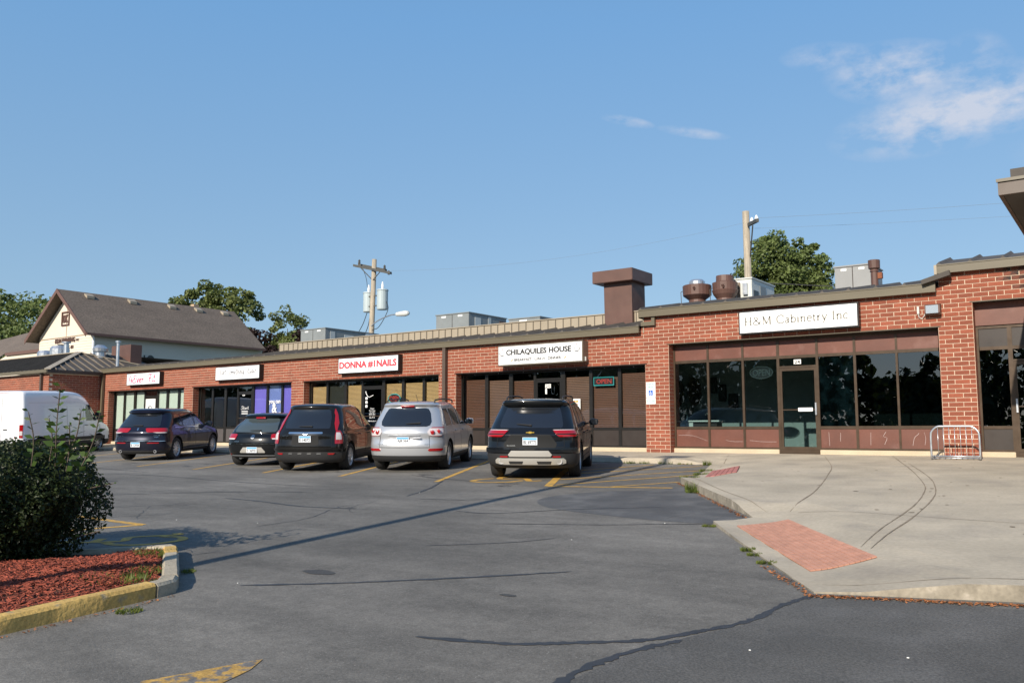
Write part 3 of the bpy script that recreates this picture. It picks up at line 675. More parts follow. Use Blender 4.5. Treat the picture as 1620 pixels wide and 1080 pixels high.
# 1: fit studio - green-white blanks in the windows
B1 = [(-28.66, -27.99, 'w'), (-27.85, -27.13, 'w'), (-26.96, -26.28, 'w'), (-26.2, -25.27, 'door'), (-25.16, -24.53, 'w'), (-24.38, -23.66, 'w'), (-23.52, -22.9, 'w')]
shop(-28.83, -22.8, ZL, B1, M['blackframe'], (.70, 2.36), 0, 0)
for x0, x1, k in B1:
    if k == 'w': pane(x0, x1, .70, 2.36, G_blind); MB().box(x0, x1, GY+.03, GY+.04, .70, 2.36).build('window_film', M['film_green'], mall)
d1 = door(-26.2, -25.27, ZL, M['blackframe'], G_refl)
MB().box(-26.12, -25.36, RD-.012, RD+.005, .9, 2.03).build('door_poster', M['paper'], d1)
put2d(strokes([[(0, .5), (.15, .9), (.4, 1), (.65, .9), (.8, .5), (.65, .1), (.4, 0), (.15, .1), (0, .5), (.15, .9)]], .22), -25.95, -25.55, 1.3, 1.75, facade(RD-.013), 'poster_emblem', M['palegrey'], d1)
# 2: studio with purple films
B2 = [(-21.98, -21.21, 'w'), (-21.09, -20.35, 'w'), (-20.2, -19.5, 'w'), (-19.43, -18.55, 'door'), (-18.42, -17.65, 'w'), (-17.53, -16.75, 'w'), (-16.64, -15.9, 'w')]
shop(-22.15, -15.83, ZL, B2, M['blackframe'], (.76, 2.36), 0, 0, panelm=mat('panel_grey', (.07, .062, .06), .5, n1=.1, s1=2))
for i, (x0, x1, k) in enumerate(B2):
    if k != 'w': continue
    pane(x0, x1, .76, 2.36, G_dark if i < 3 else G_blind)
    if i > 3: MB().box(x0, x1, GY+.03, GY+.04, .76, 2.36).build('window_film', M['film_blue'] if i == 5 else M['film_purple'], mall)
d2 = door(-19.43, -18.55, ZL, M['blackframe'], G_refl)
put2d(flat_text('8', .01), -19.18, -19.02, 2.0, 2.1, facade(RD+.02), 'door_number', M['whitetxt'], d2)
put2d(strokes(word('Start', CUR), .08), -19.25, -18.75, 1.45, 1.6, facade(RD+.02), 'door_lettering', M['whitetxt'], d2)
for z in (1.38, 1.32, 1.27): MB().box(-19.2, -18.8, RD+.014, RD+.018, z, z+.02).build('door_lettering', M['whitetxt'], d2)
put2d(flat_text('you can', .018), -17.5, -16.82, 1.62, 1.78, facade(GY-.002), 'window_lettering', M['whitetxt'], mall)
put2d(flat_text('&', .02), -17.32, -17.02, 1.3, 1.68, facade(GY-.0025), 'window_lettering', M['whitetxt'], mall)
put2d(flat_text('you will', .018), -17.5, -16.78, 1.16, 1.32, facade(GY-.002), 'window_lettering', M['whitetxt'], mall)
# 3: nail salon - tan blinds
B3 = [(-15.0, -14.18, 'w'), (-14.08, -13.22, 'w'), (-13.1, -12.34, 'w'), (-12.25, -11.3, 'door'), (-11.17, -10.37, 'w'), (-10.25, -9.41, 'w'), (-9.3, -8.52, 'w')]
shop(-15.13, -8.45, ZL, B3, M['blackframe'], (.70, 2.36), 0, 0)
for i, (x0, x1, k) in enumerate(B3):
    if k != 'w': continue
    pane(x0, x1, .70, 2.36, G_blind if i != 1 else G_dark); blind(x0, x1, .71, 2.22, M['blinddark'] if i == 1 else M['blindtan'])
d3 = door(-12.25, -11.3, ZL, M['blackframe'], G_refl)
for q, (z, w) in enumerate(((1.36, .18), (1.28, .3), (1.22, .24), (1.16, .3), (1.10, .28), (1.04, .26), (.92, .42))):
    put2d(flat_text(['Hours', 'Mon-Friday', 'Tue 10-7', 'Wed 10-7', 'Thu 10-7', 'Sat 9-6', 'Walk-ins welcome'][q]), -11.8-w/2, -11.8+w/2, z, z+.045, facade(RD+.02), 'door_lettering', M['whitetxt'], d3)
put2d(strokes([[(0, .9), (.08, .5), (.35, .1), (.8, .35)]], .06), -12.15, -11.75, 1.78, 2.0, facade(RD+.02), 'door_emblem', M['whitetxt'], d3)
for z in (1.7, 1.56, 1.42): MB().box(-12.14, -12.04, RD+.014, RD+.018, z, z+.09).build('door_sticker', M['whitetxt'], d3)
# 4: restaurant - brown blinds
B4 = [(-7.56, -6.73, 'w'), (-6.61, -5.78, 'w'), (-5.64, -4.84, 'w'), (-4.76, -3.84, 'door'), (-3.7, -2.86, 'w'), (-2.75, -1.9, 'w'), (-1.8, -.97, 'w')]
shop(-7.72, -.876, ZL, B4, M['blackframe'], (.685, 2.36), 0, 0)
for i, (x0, x1, k) in enumerate(B4):
    if k != 'w': continue
    pane(x0, x1, .685, 2.36, G_blind); blind(x0, x1, .69, 2.2-.03*(i % 3), [M['blindbrown'], M['blindbrown2'], M['blindbrown']][i % 3], pitch=.05)
    MB().box(x0+.4, x0+.425, RD-.003, RD, 2.385, 2.41).build('frame_screw', M['galv'], mall)
d4 = door(-4.76, -3.84, ZL, M['blackframe'], G_refl)
MB().box(-4.42, -4.22, RD+.012, RD+.018, 1.88, 2.0).build('door_sticker', M['paper'], d4)
put2d(flat_text('20'), -4.4, -4.24, 1.9, 1.98, facade(RD+.011), 'door_number', M['blacktxt'], d4)
MB().box(-4.42, -4.36, RD+.012, RD+.018, 1.7, 1.86).build('door_sticker', M['paper'], d4)
MB().box(-4.4, -4.16, RD+.012, RD+.018, 1.38, 1.55).build('door_sticker', M['paper'], d4)
put2d(flat_text('OPEN'), -4.38, -4.18, 1.45, 1.52, facade(RD+.011), 'door_lettering', M['blacktxt'], d4)
put2d(strokes([[(0, 1), (0, .1), (.5, 0), (.6, .5), (.6, 1)]], .08), -4.2, -4.08, 1.68, 1.95, facade(RD+.012), 'door_hook', M['chrome'], d4)
# 5: cabinet maker - brown panels above and below
B5 = [(-.1, .82, 'w'), (.88, 1.79, 'w'), (1.85, 2.72, 'w'), (2.79, 3.71, 'door'), (3.77, 4.61, 'w'), (4.67, 5.57, 'w'), (5.62, 6.5, 'w')]
shop(-.16, 6.574, ZC, B5, M['bronze'], (.70, 2.42), 0, 0, header=2.49, panelm=M['brownpanel'])
for i, (x0, x1, k) in enumerate(B5):
    if k == 'w': pane(x0, x1, .70, 2.415, G_dark if i < 3 else G_refl)
d5 = door(2.79, 3.71, 2.49, M['bronze'], G_dark, leaf_top=2.17)
MB().box(3.24, 3.6, RD-.02, RD-.012, 1.07, 1.16).build('push_bar_plate', M['paper'], d5)
MB().box(3.16, 3.34, RD+.006, RD+.02, 2.26, 2.375).build('number_plate', M['paper'], mall)
put2d(flat_text('24', .02), 3.18, 3.32, 2.275, 2.36, facade(RD+.005), 'house_number', M['blacktxt'], mall)
M['dust'] = mat('whitewash_film', (.2, .3, .36), .9, n1=.35, s1=2.5, col2=(.03, .045, .055), thr=(.36, .55))
MB().box(3.77, 4.61, GY+.03, GY+.035, .7, 2.415).build('paint_smears', M['dust'], mall)
M['scratch'] = mat('scratch_pale', (.5, .42, .4), .8)
for pl in ([(-.05, .47), (.35, .46), (.62, .38), (.78, .32)], [(1.3, .34), (1.5, .31), (1.75, .31)], [(1.95, .34), (2.3, .31), (2.65, .31)], [(3.97, .22), (3.96, .56)], [(4.23, .33), (4.24, .54)], [(4.93, .24), (4.94, .55)],
           [(5.24, .26), (5.3, .42), (5.22, .45), (5.28, .56)], [(5.86, .24), (5.9, .42), (5.98, .5), (6.0, .53)], [(6.12, .26), (6.14, .42), (6.11, .55)]):
    P = [(a, b, 0) for a, b in pl]; P = catmull(P, 4) if len(P) > 2 else [Vector(p) for p in P]; mb = MB()
    for p in P:
        mb.v += [(p.x-.0025, RD+.0175, p.y+.0025), (p.x+.0025, RD+.0175, p.y-.0025)]
    for i in range(len(P)-1): mb.f.append((2*i, 2*i+1, 2*i+3, 2*i+2)); mb.m.append(0); mb.r.append(0)
    mb.build('panel_scratch', M['scratch'], mall)
# 6: right-hand unit
B6 = [(7.34, 7.9, 'w'), (8.02, 8.95, 'door'), (9.07, 10.0, 'w'), (10.1, 11.0, 'w')]
MB().box(7.285, 14.6, RD, RD+.05, 2.93, ZR-.021).build('upper_panel', M['brownpanel'], mall)
shop(7.285, 14.6, 2.93, [(7.345, 7.9, 'w'), (7.99, 8.95, 'door'), (9.05, 10.0, 'w'), (10.1, 11.0, 'w'), (11.1, 12, 'w'), (12.1, 14.5, 'w')], M['bronze'], (.69, 2.4), 0, 0, header=2.45)
for x0, x1 in ((7.345, 7.9), (9.05, 10.0), (10.1, 11.0), (11.1, 12), (12.1, 14.5)): pane(x0, x1, .69, 2.38, G_refl)
door(7.99, 8.95, 2.45, M['bronze'], G_refl, leaf_top=2.1, handle='left')

# rooms behind the glass
def room(x0, x1, zt, depth, wm, fm, back=True):
    mb = MB(); y0 = RD+.15; y1 = y0+depth
    mb.add([(x0, y1, 0), (x1, y1, 0), (x1, y1, zt), (x0, y1, zt)], [(0, 1, 2, 3)]); mb.add([(x0, y0, 0), (x0, y1, 0), (x0, y1, zt), (x0, y0, zt)], [(0, 1, 2, 3)])
    mb.add([(x1, y0, 0), (x1, y1, 0), (x1, y1, zt), (x1, y0, zt)], [(0, 1, 2, 3)]); mb.add([(x0, y0, zt), (x1, y0, zt), (x1, y1, zt), (x0, y1, zt)], [(0, 1, 2, 3)])
    mb.add([(x0, y0, .02), (x1, y0, .02), (x1, y1, .02), (x0, y1, .02)], [(0, 1, 2, 3)], 1)
    mb.build('room', [wm, fm], mall)
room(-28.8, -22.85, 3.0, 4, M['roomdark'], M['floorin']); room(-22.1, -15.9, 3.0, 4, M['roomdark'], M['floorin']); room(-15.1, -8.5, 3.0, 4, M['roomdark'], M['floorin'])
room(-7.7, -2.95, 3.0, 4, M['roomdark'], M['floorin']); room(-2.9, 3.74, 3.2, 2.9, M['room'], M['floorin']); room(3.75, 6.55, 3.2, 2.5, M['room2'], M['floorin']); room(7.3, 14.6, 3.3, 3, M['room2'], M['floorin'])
# solid core so that nothing shows through
MB().box(XA+.1, XE, 5.2, 14, -.2, 3.3).build('rear_block', M['beige'], mall)

# roof edge -----------------------------------------------------
def eave(x0, x1, zb, zt, name='fascia'):
    o = MB().box(x0, x1, -.16, -.1, zb, zt).box(x0, x1, -.1, .05, zb+.02, zb+.04).box(x0, x1, -.175, -.16, zt-.02, zt+.006).build(name, M['olive'], mall)
def metalroof(x0, x1, z0, depth, pitch, ang=13):
    y0 = -.15; SL = math.tan(R(ang))
    MB().add([(x0, y0, z0), (x1, y0, z0), (x1, y0+depth, z0+depth*SL), (x0, y0+depth, z0+depth*SL)], [(0, 1, 2, 3)]).build('roof', M['seam'], mall)
    n = int((x1-x0)/pitch); 
    for i in range(n+1):
        x = x0+.04+i*(x1-x0-.08)/n; h = .07
        vs = [(x-.06, y0-.01, z0), (x+.06, y0-.01, z0), (x, y0+.02, z0+h)]+[(x-.06, y0+depth, z0+depth*SL), (x+.06, y0+depth, z0+depth*SL), (x, y0+depth, z0+depth*SL+h)]
        MB().add(vs, [(0, 1, 2), (0, 3, 4, 1), (1, 4, 5, 2), (2, 5, 3, 0), (3, 5, 4)]).build('roof_rib', M['seam'], mall)
eave(-29.45, -.98, 3.30, 3.485); metalroof(-18.6, -.98, 3.487, 1.65, .61, 11); metalroof(-29.45, -18.62, 3.487, .75, .61, 9)
eave(-.97, 6.58, 3.725, 3.93); metalroof(-.97, 6.58, 3.932, 2.6, .61, 9.6)
eave(6.63, 20.2, 4.135, 4.33); metalroof(6.63, 20.2, 4.332, 1.6, .64)
MB().box(-.98, -.965, -.16, 2.4, 3.70, 3.935).build('roof_end', M['olive'], mall)
MB().box(-.94, -.52, -.1, -.01, 3.485, 3.6).box(-.62, -.52, -.1, -.01, 3.6, 3.722).build('gutter_return', M['olive'], mall)
MB().box(6.57, 6.628, -.16, 1.5, 4.12, 4.335).build('roof_end', M['beige'], mall)
MB().box(XB, XB+.03, -.02, 5, 3.3, 3.92).box(XC, XC+.03, .1, 5, 3.7, 4.3).build('end_wall', M['beige'], mall)
mb = MB(); mb.hexa([(6.33, -.3, 3.90), (6.92, -.3, 4.06), (6.92, -.12, 4.06), (6.33, -.12, 3.9)], [(6.31, -.3, 4.0), (6.9, -.3, 4.17), (6.9, -.12, 4.17), (6.31, -.12, 4.0)]).build('gutter_scupper', M['seam'], mall)
# flat roof behind with beige screens
def screen(x0, x1, y, z0, z1, m=M['beige'], pitch=.29):
    mb = MB(); mb.box(x0, x1, y, y+.05, z0, z1-.03)
    sc = mb.build('roof_screen', m, mall)
    r = MB(); n = int((x1-x0)/pitch)
    for i in range(n+1):
        x = x0+i*pitch; r.box(x-.012, x+.012, y-.022, y-.001, z0, z1-.031)
    r.build('screen_ribs', M['darkwood'] if m is None else M['beige2'], sc)
    MB().box(x0-.02, x1+.02, y-.035, y+.1, z1-.03, z1).build('screen_cap', m, sc)
M['beige2'] = mat('parapet_rib', (.12, .10, .075), .6)
screen(-18.45, -1.55, 1.5, 3.6, 4.175)
MB().box(-18.45, -18.4, 1.55, 5, 3.7, 4.17).build('roof_screen_return', M['beige'], mall)
screen(-1.5, -.75, 1.5, 3.6, 4.24)
MB().box(-.9, 6.6, 2.46, 2.6, 4.2, 4.36).build('ridge_cap', M['beige'], mall)
MB().box(1.5, 6.5, 5.0, 5.08, 4.3, 4.78).build('rear_screen', M['beige'], mall)
MB().box(-18.4, 20, 1.56, 14, 3.3, 3.72).build('flat_roof', M['grey'], mall); MB().box(-29.3, -18.5, .55, 14, 3.3, 3.6).build('flat_roof', M['grey'], mall)
MB().box(-.9, 6.6, 2.6, 14, 3.72, 4.3).build('flat_roof', M['grey'], mall)
# downpipes
def downpipe(x, zt, m=M['olive'], w=.1, y=-.1):
    MB().box(x-w/2, x+w/2, y-.04, y+.06, -.08, zt).build('downpipe', m, mall)
M['pipe'] = mat('downpipe_brown', (.085, .06, .045), .45, n1=.1, s1=2)
downpipe(-8.12, 3.3, M['pipe'], .13); downpipe(-29.2, 3.3, M['olive'], .11, -.1); downpipe(-29.42, 3.3, M['olive'], .11, -.12)
# wall fittings
w5 = MB().box(6.36, 6.65, -.16, .0, 3.2, 3.44).build('wall_lamp_box', M['darkpanel'], mall)
# ---------------- west wing (hip roof) ----------------
wing = thing('brick_wing', 'brick wing with dark standing seam hip roof behind the white van', 'building', (-36, 0, 0))
WX, WY = -29.36, -2.5; ez = 3.2
mb = MB(); mb.box(-50, WX-.009, WY+.009, 14, -.25, ez); wwall = mb.build('wall', M['mortar'], wing)
bk = MB()
for k in range(int(ez/C_)+1):
    z0 = k*C_; off = 0 if k % 2 else L_/2
    if z0+C_ > ez+.05: continue
    x = WX-off
    if off: bk.box(WX-off+j, WX, WY-.001, WY+.02, z0+j, z0+C_-j, 0, random.random())
    while x > -44: bk.box(x-L_+j, x-j, WY, WY+.02, z0+j, z0+C_-j, 0, random.random()); x -= L_
    y = WY+off
    while y < -.02: bk.box(WX-.02, WX, y+j+.003, min(y+L_-j, -.01), z0+j, z0+C_-j, 0, random.random()); y += L_
bk.build('brickwork', M['brick'], wing, attr=True, kind='stuff')
# roof
ev = .18; e0 = (-52, WY-ev); e1 = (WX+ev, WY-ev); rz_ = 4.42
r1 = Vector((WX-2.55, WY+2.6, rz_)); sl = MB()
sl.add([(-52, WY-ev, ez+.13), (WX+ev, WY-ev, ez+.13), tuple(r1), (-52, WY+2.6, rz_)], [(0, 1, 2, 3)]); sl.add([(WX+ev, WY-ev, ez+.13), (WX+ev, 4.0, ez+.13), (r1.x, 4.0-1.4, rz_), tuple(r1)], [(0, 1, 2, 3)])
sl.add([(-52, WY+2.6, rz_), tuple(r1), (r1.x, 12, rz_), (-52, 12, rz_)], [(0, 1, 2, 3)]); sl.build('roof', M['seam'], wing)
M['seam2'] = mat('seam_edge', (.17, .14, .11), .4, n1=.1, s1=2)
def edge_line(a, b, w, h, m, nm, par):
    a = Vector(a); b = Vector(b); t = (b-a).normalized(); s = t.cross(Vector((0, 0, 1))).normalized()*w/2; u = Vector((0, 0, h))
    return MB().hexa([a-s, a+s, b+s, b-s], [a-s+u, a+s+u, b+s+u, b-s+u]).build(nm, m, par)
n = 34
for i in range(1, n):
    x = WX+ev-i*.42
    t = min(1, max(0, (WX+ev-x)/(WX+ev-r1.x)))
    edge_line((x, WY-ev, ez+.13), (x, WY-ev+(2.6+ev)*t, ez+.13+(rz_-ez-.13)*t), .03, .05, M['seam'], 'roof_rib', wing)
for i in range(1, 11):
    y = WY-ev+i*.42; t = min(1, (y-WY+ev)/(2.6+ev)) if y < WY+2.6 else 1
    edge_line((WX+ev, y, ez+.13), (WX+ev-(WX+ev-r1.x)*t, y, ez+.13+(rz_-ez-.13)*t), .035, .06, M['seam2'], 'roof_rib', wing)
edge_line((WX+ev, WY-ev, ez+.15), r1+Vector((0, 0, .02)), .28, .03, M['beige'], 'hip_cap', wing)
edge_line((-52, WY+2.6, rz_+.01), r1+Vector((0, 0, .01)), .2, .04, M['beige'], 'ridge_cap', wing)
edge_line(r1+Vector((0, 0, .01)), (WX-.1, 4.9, ez+.2), .22, .04, M['beige'], 'hip_cap', wing)
MB().box(-52, WX+ev+.06, WY-ev-.07, WY-ev, ez, ez+.14).build('gutter', M['olive'], wing); MB().box(WX+ev, WX+ev+.06, WY-ev, -.18, ez, ez+.139).build('gutter', M['darkpanel'], wing)
MB().box(-30.0, -29.88, WY-.11, WY-.01, -.1, ez).build('downpipe', M['pipe'], wing)
# ================================================================== SIGNS AND FITTINGS
def signbox(name, label, x0, x1, z0, z1, depth, frame, wsign=True):
    t = thing(name, label, 'shop sign', ((x0+x1)/2, 0, z0), group='shop signs above the windows')
    MB().box(x0, x1, -depth, -.004, z0, z1).build('cabinet', frame, t, bevel=.006)
    e = .035
    MB().box(x0+e, x1-e, -depth-.006, -depth+.01, z0+e, z1-e).build('face', M['white'], t)
    return t, -depth-.006
sA, ya = signbox('shop_sign', 'white sign box reading 4Ever Fit in pink script at the far left shop', -26.97, -24.32, 2.63, 3.185, .2, M['black'])
put2d(strokes(word('4Ever', CUR, .02)+[[(p[0]+3.0, p[1]) for p in pl] for pl in word('Fit', CUR, .04)], .12), -26.78, -24.62, 2.72, 3.11, facade(ya), 'lettering', M['pinktxt'], sA)
sB, yb = signbox('shop_sign', 'white sign box with thin grey handwriting Start Something Studio above the purple windows', -20.33, -17.48, 2.62, 3.185, .2, M['black'])
put2d(strokes(word('Start Something Studio', CUR, -.02, .25), .12), -20.18, -17.68, 2.74, 3.12, facade(yb), 'lettering', M['palegrey'], sB)
for i in range(8): MB().box(-19.3+i*.085, -19.26+i*.085, yb-.003, yb, 2.69, 2.725).build('lettering', [M['redtxt'], M['pinktxt'], M['film_purple'], M['film_blue']][i//2], sB)
sC, yc = signbox('shop_sign', 'white sign box reading DONNA #1NAILS in red capitals', -13.05, -10.07, 2.61, 3.185, .2, M['black'])
put2d(flat_text('DONNA #1NAILS', .05), -12.98, -10.16, 2.77, 3.04, facade(yc), 'lettering', M['redtxt'], sC)
sD, yd = signbox('shop_sign', 'framed white sign box reading CHILAQUILES HOUSE with two coffee cups', -5.78, -2.71, 2.57, 3.19, .3, M['bronzesign'] if 'bronzesign' in M else mat('sign_frame', (.2, .17, .13), .4, metal=.3))
put2d(flat_text('CHILAQUILES HOUSE', .042), -5.46, -3.1, 2.855, 3.06, facade(yd), 'lettering', M['blacktxt'], sD)
for s_t, xa, xb in (('BREAKFAST', -5.15, -4.5), ('LUNCH', -4.4, -4.03), ('DINNER', -3.92, -3.45)): put2d(flat_text(s_t, .03), xa, xb, 2.69, 2.775, facade(yd), 'lettering', M['blacktxt'], sD)
for xa in (-4.46, -3.99): MB().box(xa, xa+.018, yd-.003, yd, 2.722, 2.74).build('lettering', M['blacktxt'], sD)
cup = strokes([[(.1, .5), (.15, .12), (.3, 0), (.6, 0), (.75, .12), (.8, .5), (.1, .5)], [(.8, .42), (1.0, .36), (.92, .18), (.76, .2)], [(.05, -.08), (.85, -.08)]], .06)
stm = strokes([[(.3, 0), (.15, .2), (.4, .35), (.3, .55)], [(.5, 0), (.62, .2), (.42, .35), (.55, .5)]], .07)
put2d(cup, -3.01, -2.79, 2.87, 3.0, facade(yd), 'cup_mark', M['blacktxt'], sD); put2d(stm, -2.95, -2.88, 3.03, 3.11, facade(yd), 'steam_mark', M['redtxt'], sD)
cupm = ([(-v[0], v[1]) for v in cup[0]], [f[::-1] for f in cup[1]])
put2d(cupm, -5.73, -5.53, 2.87, 3.0, facade(yd), 'cup_mark', M['blacktxt'], sD); put2d(stm, -5.63, -5.56, 3.03, 3.11, facade(yd), 'steam_mark', M['redtxt'], sD)
for x, z, s in ((-5.48, 2.79, .016), (-5.42, 2.76, .01), (-5.37, 2.74, .01), (-3.08, 2.8, .016), (-3.14, 2.77, .01), (-3.2, 2.75, .01)): MB().box(x, x+s, yd-.003, yd, z, z+s).build('spark_mark', M['redtxt'], sD)
for x in (-5.28, -3.36): put2d(strokes([[(0, .2), (.5, .5), (.9, .3)], [(.2, 0), (.4, .6), (.8, .9)]], .2), x, x+.1, 2.69, 2.77, facade(yd), 'pepper_mark', M['orange'], sD)
MB().box(-2.705, -2.68, -.2, -.14, 2.6, 2.72).build('junction_box', M['lightgrey'], sD)
sE, ye = signbox('shop_sign', 'widest white sign box reading H&M Cabinetry Inc. in pale serif letters', 1.93, 4.9, 3.045, 3.64, .2, M['black'])
full = strokes(word('H&M Cabinetry Inc.', SER, .03, .34), .15)[0]; fx0 = min(v[0] for v in full); fy0 = min(v[1] for v in full); kx = (4.72-2.1)/(max(v[0] for v in full)-fx0); ky = .28/(max(v[1] for v in full)-fy0); ux = 0
mtaupe = mat('letter_taupe', (.26, .25, .22), .5)
for wd_ in ('H&M', 'Cabinetry', 'Inc.'):
    V_, F_ = strokes(word(wd_, SER, .03, .34), .15); V_ = [(v[0]+ux, v[1]) for v in V_]
    put2d((V_, F_), 2.1+(min(v[0] for v in V_)-fx0)*kx, 2.1+(max(v[0] for v in V_)-fx0)*kx, 3.2+(min(v[1] for v in V_)-fy0)*ky, 3.2+(max(v[1] for v in V_)-fy0)*ky, facade(ye), 'lettering', mtaupe, sE)
    ux += sum(SER[c][0]+.03 for c in wd_)+.34

hs = thing('parking_sign', 'blue and white RESERVED PARKING wheelchair sign on the brick pier', 'parking sign', (-.7, -.03, 1.6))
MB().box(-.85, -.565, -.022, -.01, 1.5, 1.92).build('plate', M['paper'], hs, bevel=.004); MB().box(-.85, -.565, -.022, -.01, 1.315, 1.49).build('plate', M['paper'], hs, bevel=.004)
mgreen = mat('letter_green', (.05, .35, .3), .5); mblue = mat('sign_blue', (.02, .12, .5), .5)
put2d(flat_text('RESERVED'), -.83, -.585, 1.835, 1.89, facade(-.0225), 'lettering', mgreen, hs); put2d(flat_text('PARKING'), -.80, -.61, 1.765, 1.815, facade(-.0225), 'lettering', mgreen, hs)
MB().box(-.775, -.645, -.0245, -.0225, 1.56, 1.7).build('symbol_panel', mblue, hs); put2d(strokes(WC, .18), -.745, -.675, 1.575, 1.69, facade(-.025), 'wheelchair_symbol', M['whitetxt'], hs)
put2d(flat_text('$250 FINE'), -.83, -.585, 1.37, 1.44, facade(-.0225), 'lettering', mgreen, hs)

def neon(name, label, x0, x1, z0, z1, y, oval, text, mt, mo):
    t = thing(name, label, 'open sign', ((x0+x1)/2, y, z0))
    if oval:
        P = [((x0+x1)/2+(x1-x0)/2*math.cos(a), y, (z0+z1)/2+(z1-z0)/2*math.sin(a)) for a in [i*math.pi/14 for i in range(29)]]
    else: P = [(x0, y, z0), (x1, y, z0), (x1, y, z1), (x0, y, z1), (x0, y, z0), (x1, y, z0)]
    MB().tube(P, .014, 6).build('border_tube', mo, t)
    if oval: MB().prism([((x0+x1)/2+(x1-x0)*.47*math.cos(a), (z0+z1)/2+(z1-z0)*.47*math.sin(a)) for a in [i*math.pi/10 for i in range(20)]], lambda a, b, d: (a, y+.02+d, b), 0, .01).build('backing', M['black'], t)
    else: MB().box(x0, x1, y+.02, y+.03, z0, z1).build('backing', M['black'], t)
    put2d(flat_text(text, .01), x0+.12*(x1-x0), x1-.12*(x1-x0), z0+.22*(z1-z0), z1-.22*(z1-z0), facade(y+.01), 'lettering', mt, t)
    MB().tube([(x0+.1, y, z1), ((x0+x1)/2, y, z1+.25), (x1-.1, y, z1)], .003, 4).build('hanging_cord', M['chrome'], t)
neon('open_sign', 'rectangular unlit OPEN sign with teal border hung in the restaurant window', -2.68, -2.02, 1.9, 2.13, RD-.03, False, 'OPEN', M['neonred'], M['teal'])
neon('open_sign', 'oval unlit OPEN sign with teal rim in the nail salon window', -10.98, -10.4, 1.55, 1.86, RD-.03, True, 'OPEN', M['neonred'], M['teal'])
mdim = mat('neon_off', (.06, .07, .07), .3)
neon('open_sign', 'faint grey oval OPEN sign hanging inside the cabinet shop glass', 1.98, 2.58, 1.93, 2.24, RD+.09, True, 'OPEN', mdim, mdim)
ps = thing('food_poster', 'white food poster with an orange dish in the restaurant window', 'poster', (-3.35, RD, 1.1))
MB().box(-3.47, -3.18, RD+.015, RD+.022, 1.12, 1.53).build('sheet', M['paper'], ps)
for x0, x1, z0, z1, m in ((-3.42, -3.25, 1.42, 1.49, M['orange']), (-3.38, -3.26, 1.3, 1.4, mat('dish_brown', (.3, .16, .08), .6)), (-3.36, -3.24, 1.16, 1.25, mat('dish_yellow', (.7, .45, .05), .6)), (-3.35, -3.29, 1.22, 1.36, M['ducts'])):
    put2d(strokes([[(0, .5), (.2, .9), (.8, 1), (1, .5), (.8, 0), (.2, .1), (0, .5)]], .5), x0, x1, z0, z1, facade(RD+.014), 'dish_print', m, ps)
# wall lamp by the right pier
wl = thing('wall_lamp', 'rusty floodlight with ribbed glass on the brick beside the white sign', 'wall lamp', (6.5, 0, 3.3))
MB().prism([(-.01, 3.2), (-.14, 3.2), (-.2, 3.25), (-.2, 3.41), (-.14, 3.45), (-.01, 3.45)], lambda a, b, d: (d, a, b), 6.34, 6.66).build('housing', M['ducts'], wl)
w = MB()
for i in range(12): w.box(6.37+i*.0215, 6.388+i*.0215, -.213, -.198, 3.235, 3.42)
w.build('lens', mat('lens_ribbed', (.6, .65, .68), .15, metal=.6), wl)
MB().box(6.155, 6.2, -.06, -.01, 3.26, 3.43).build('conduit_box', M['lightgrey'], wl)
MB().tube([(6.18, -.04, 3.26), (6.19, -.05, 3.18), (6.25, -.05, 3.15), (6.3, -.05, 3.2), (6.34, -.05, 3.3)], .008, 6).build('cable', M['lightgrey'], wl)
bpy.data.objects.remove(w5, do_unlink=True)
# dark weathering on bricks over the right opening is in the brick colours

# things inside the cabinet shop window
def oval(x, z, rx, rz, y, label):
    t = thing('wall_mirror', label, 'mirror', (x, y, z))
    MB().prism([(x+rx*math.cos(a), z+rz*math.sin(a)) for a in [i*math.pi/14 for i in range(28)]], lambda a, b, d: (a, y-d, b), 0, .03).build('mirror_disc', M['blinddark'], t)
    return t
oval(-1.42, 1.75, .22, .42, 3.2, 'left oval mirror seen through the cabinet shop glass'); oval(-.86, 1.78, .22, .42, 3.2, 'right oval mirror seen through the cabinet shop glass')
for i, (x, z, w, h, lb) in enumerate(((-.3, 1.95, .26, .46, 'upper left'), (.0, 1.72, .24, .5, 'middle'), (.34, 1.48, .3, .42, 'lower right'))):
    t = thing('picture_frame', lb+' dark picture frame on the cabinet shop back wall', 'picture frame', (x, 3.2, z))
    f = .03; MB().box(x-w/2, x+w/2, 3.26, 3.3, z-h/2, z-h/2+f).box(x-w/2, x+w/2, 3.26, 3.3, z+h/2-f, z+h/2).box(x-w/2, x-w/2+f, 3.26, 3.3, z-h/2+f, z+h/2-f).box(x+w/2-f, x+w/2, 3.26, 3.3, z-h/2+f, z+h/2-f).build('frame', M['black'], t)
    MB().box(x-w/2+f, x+w/2-f, 3.28, 3.3, z-h/2+f, z+h/2-f).build('picture', M['roomdark'], t)
ct = thing('wash_counter', 'pale vanity counter with taps inside the cabinet shop window', 'counter', (.0, 1.6, 0))
MB().box(-.7, .7, 1.3, 1.75, .84, .88).build('worktop', M['lightgrey'], ct); MB().box(-.5, -.1, 1.35, 1.75, .05, .84).build('cabinet', M['lightgrey'], ct); MB().box(-.1, .6, 1.38, 1.75, .05, .84).build('cabinet', M['darkpanel'], ct)
for x in (-.4, .25): MB().tube([(x, 1.6, .88), (x, 1.6, 1.05), (x, 1.5, 1.1), (x, 1.44, 1.04)], .015, 6).build('tap', M['chrome'], ct)

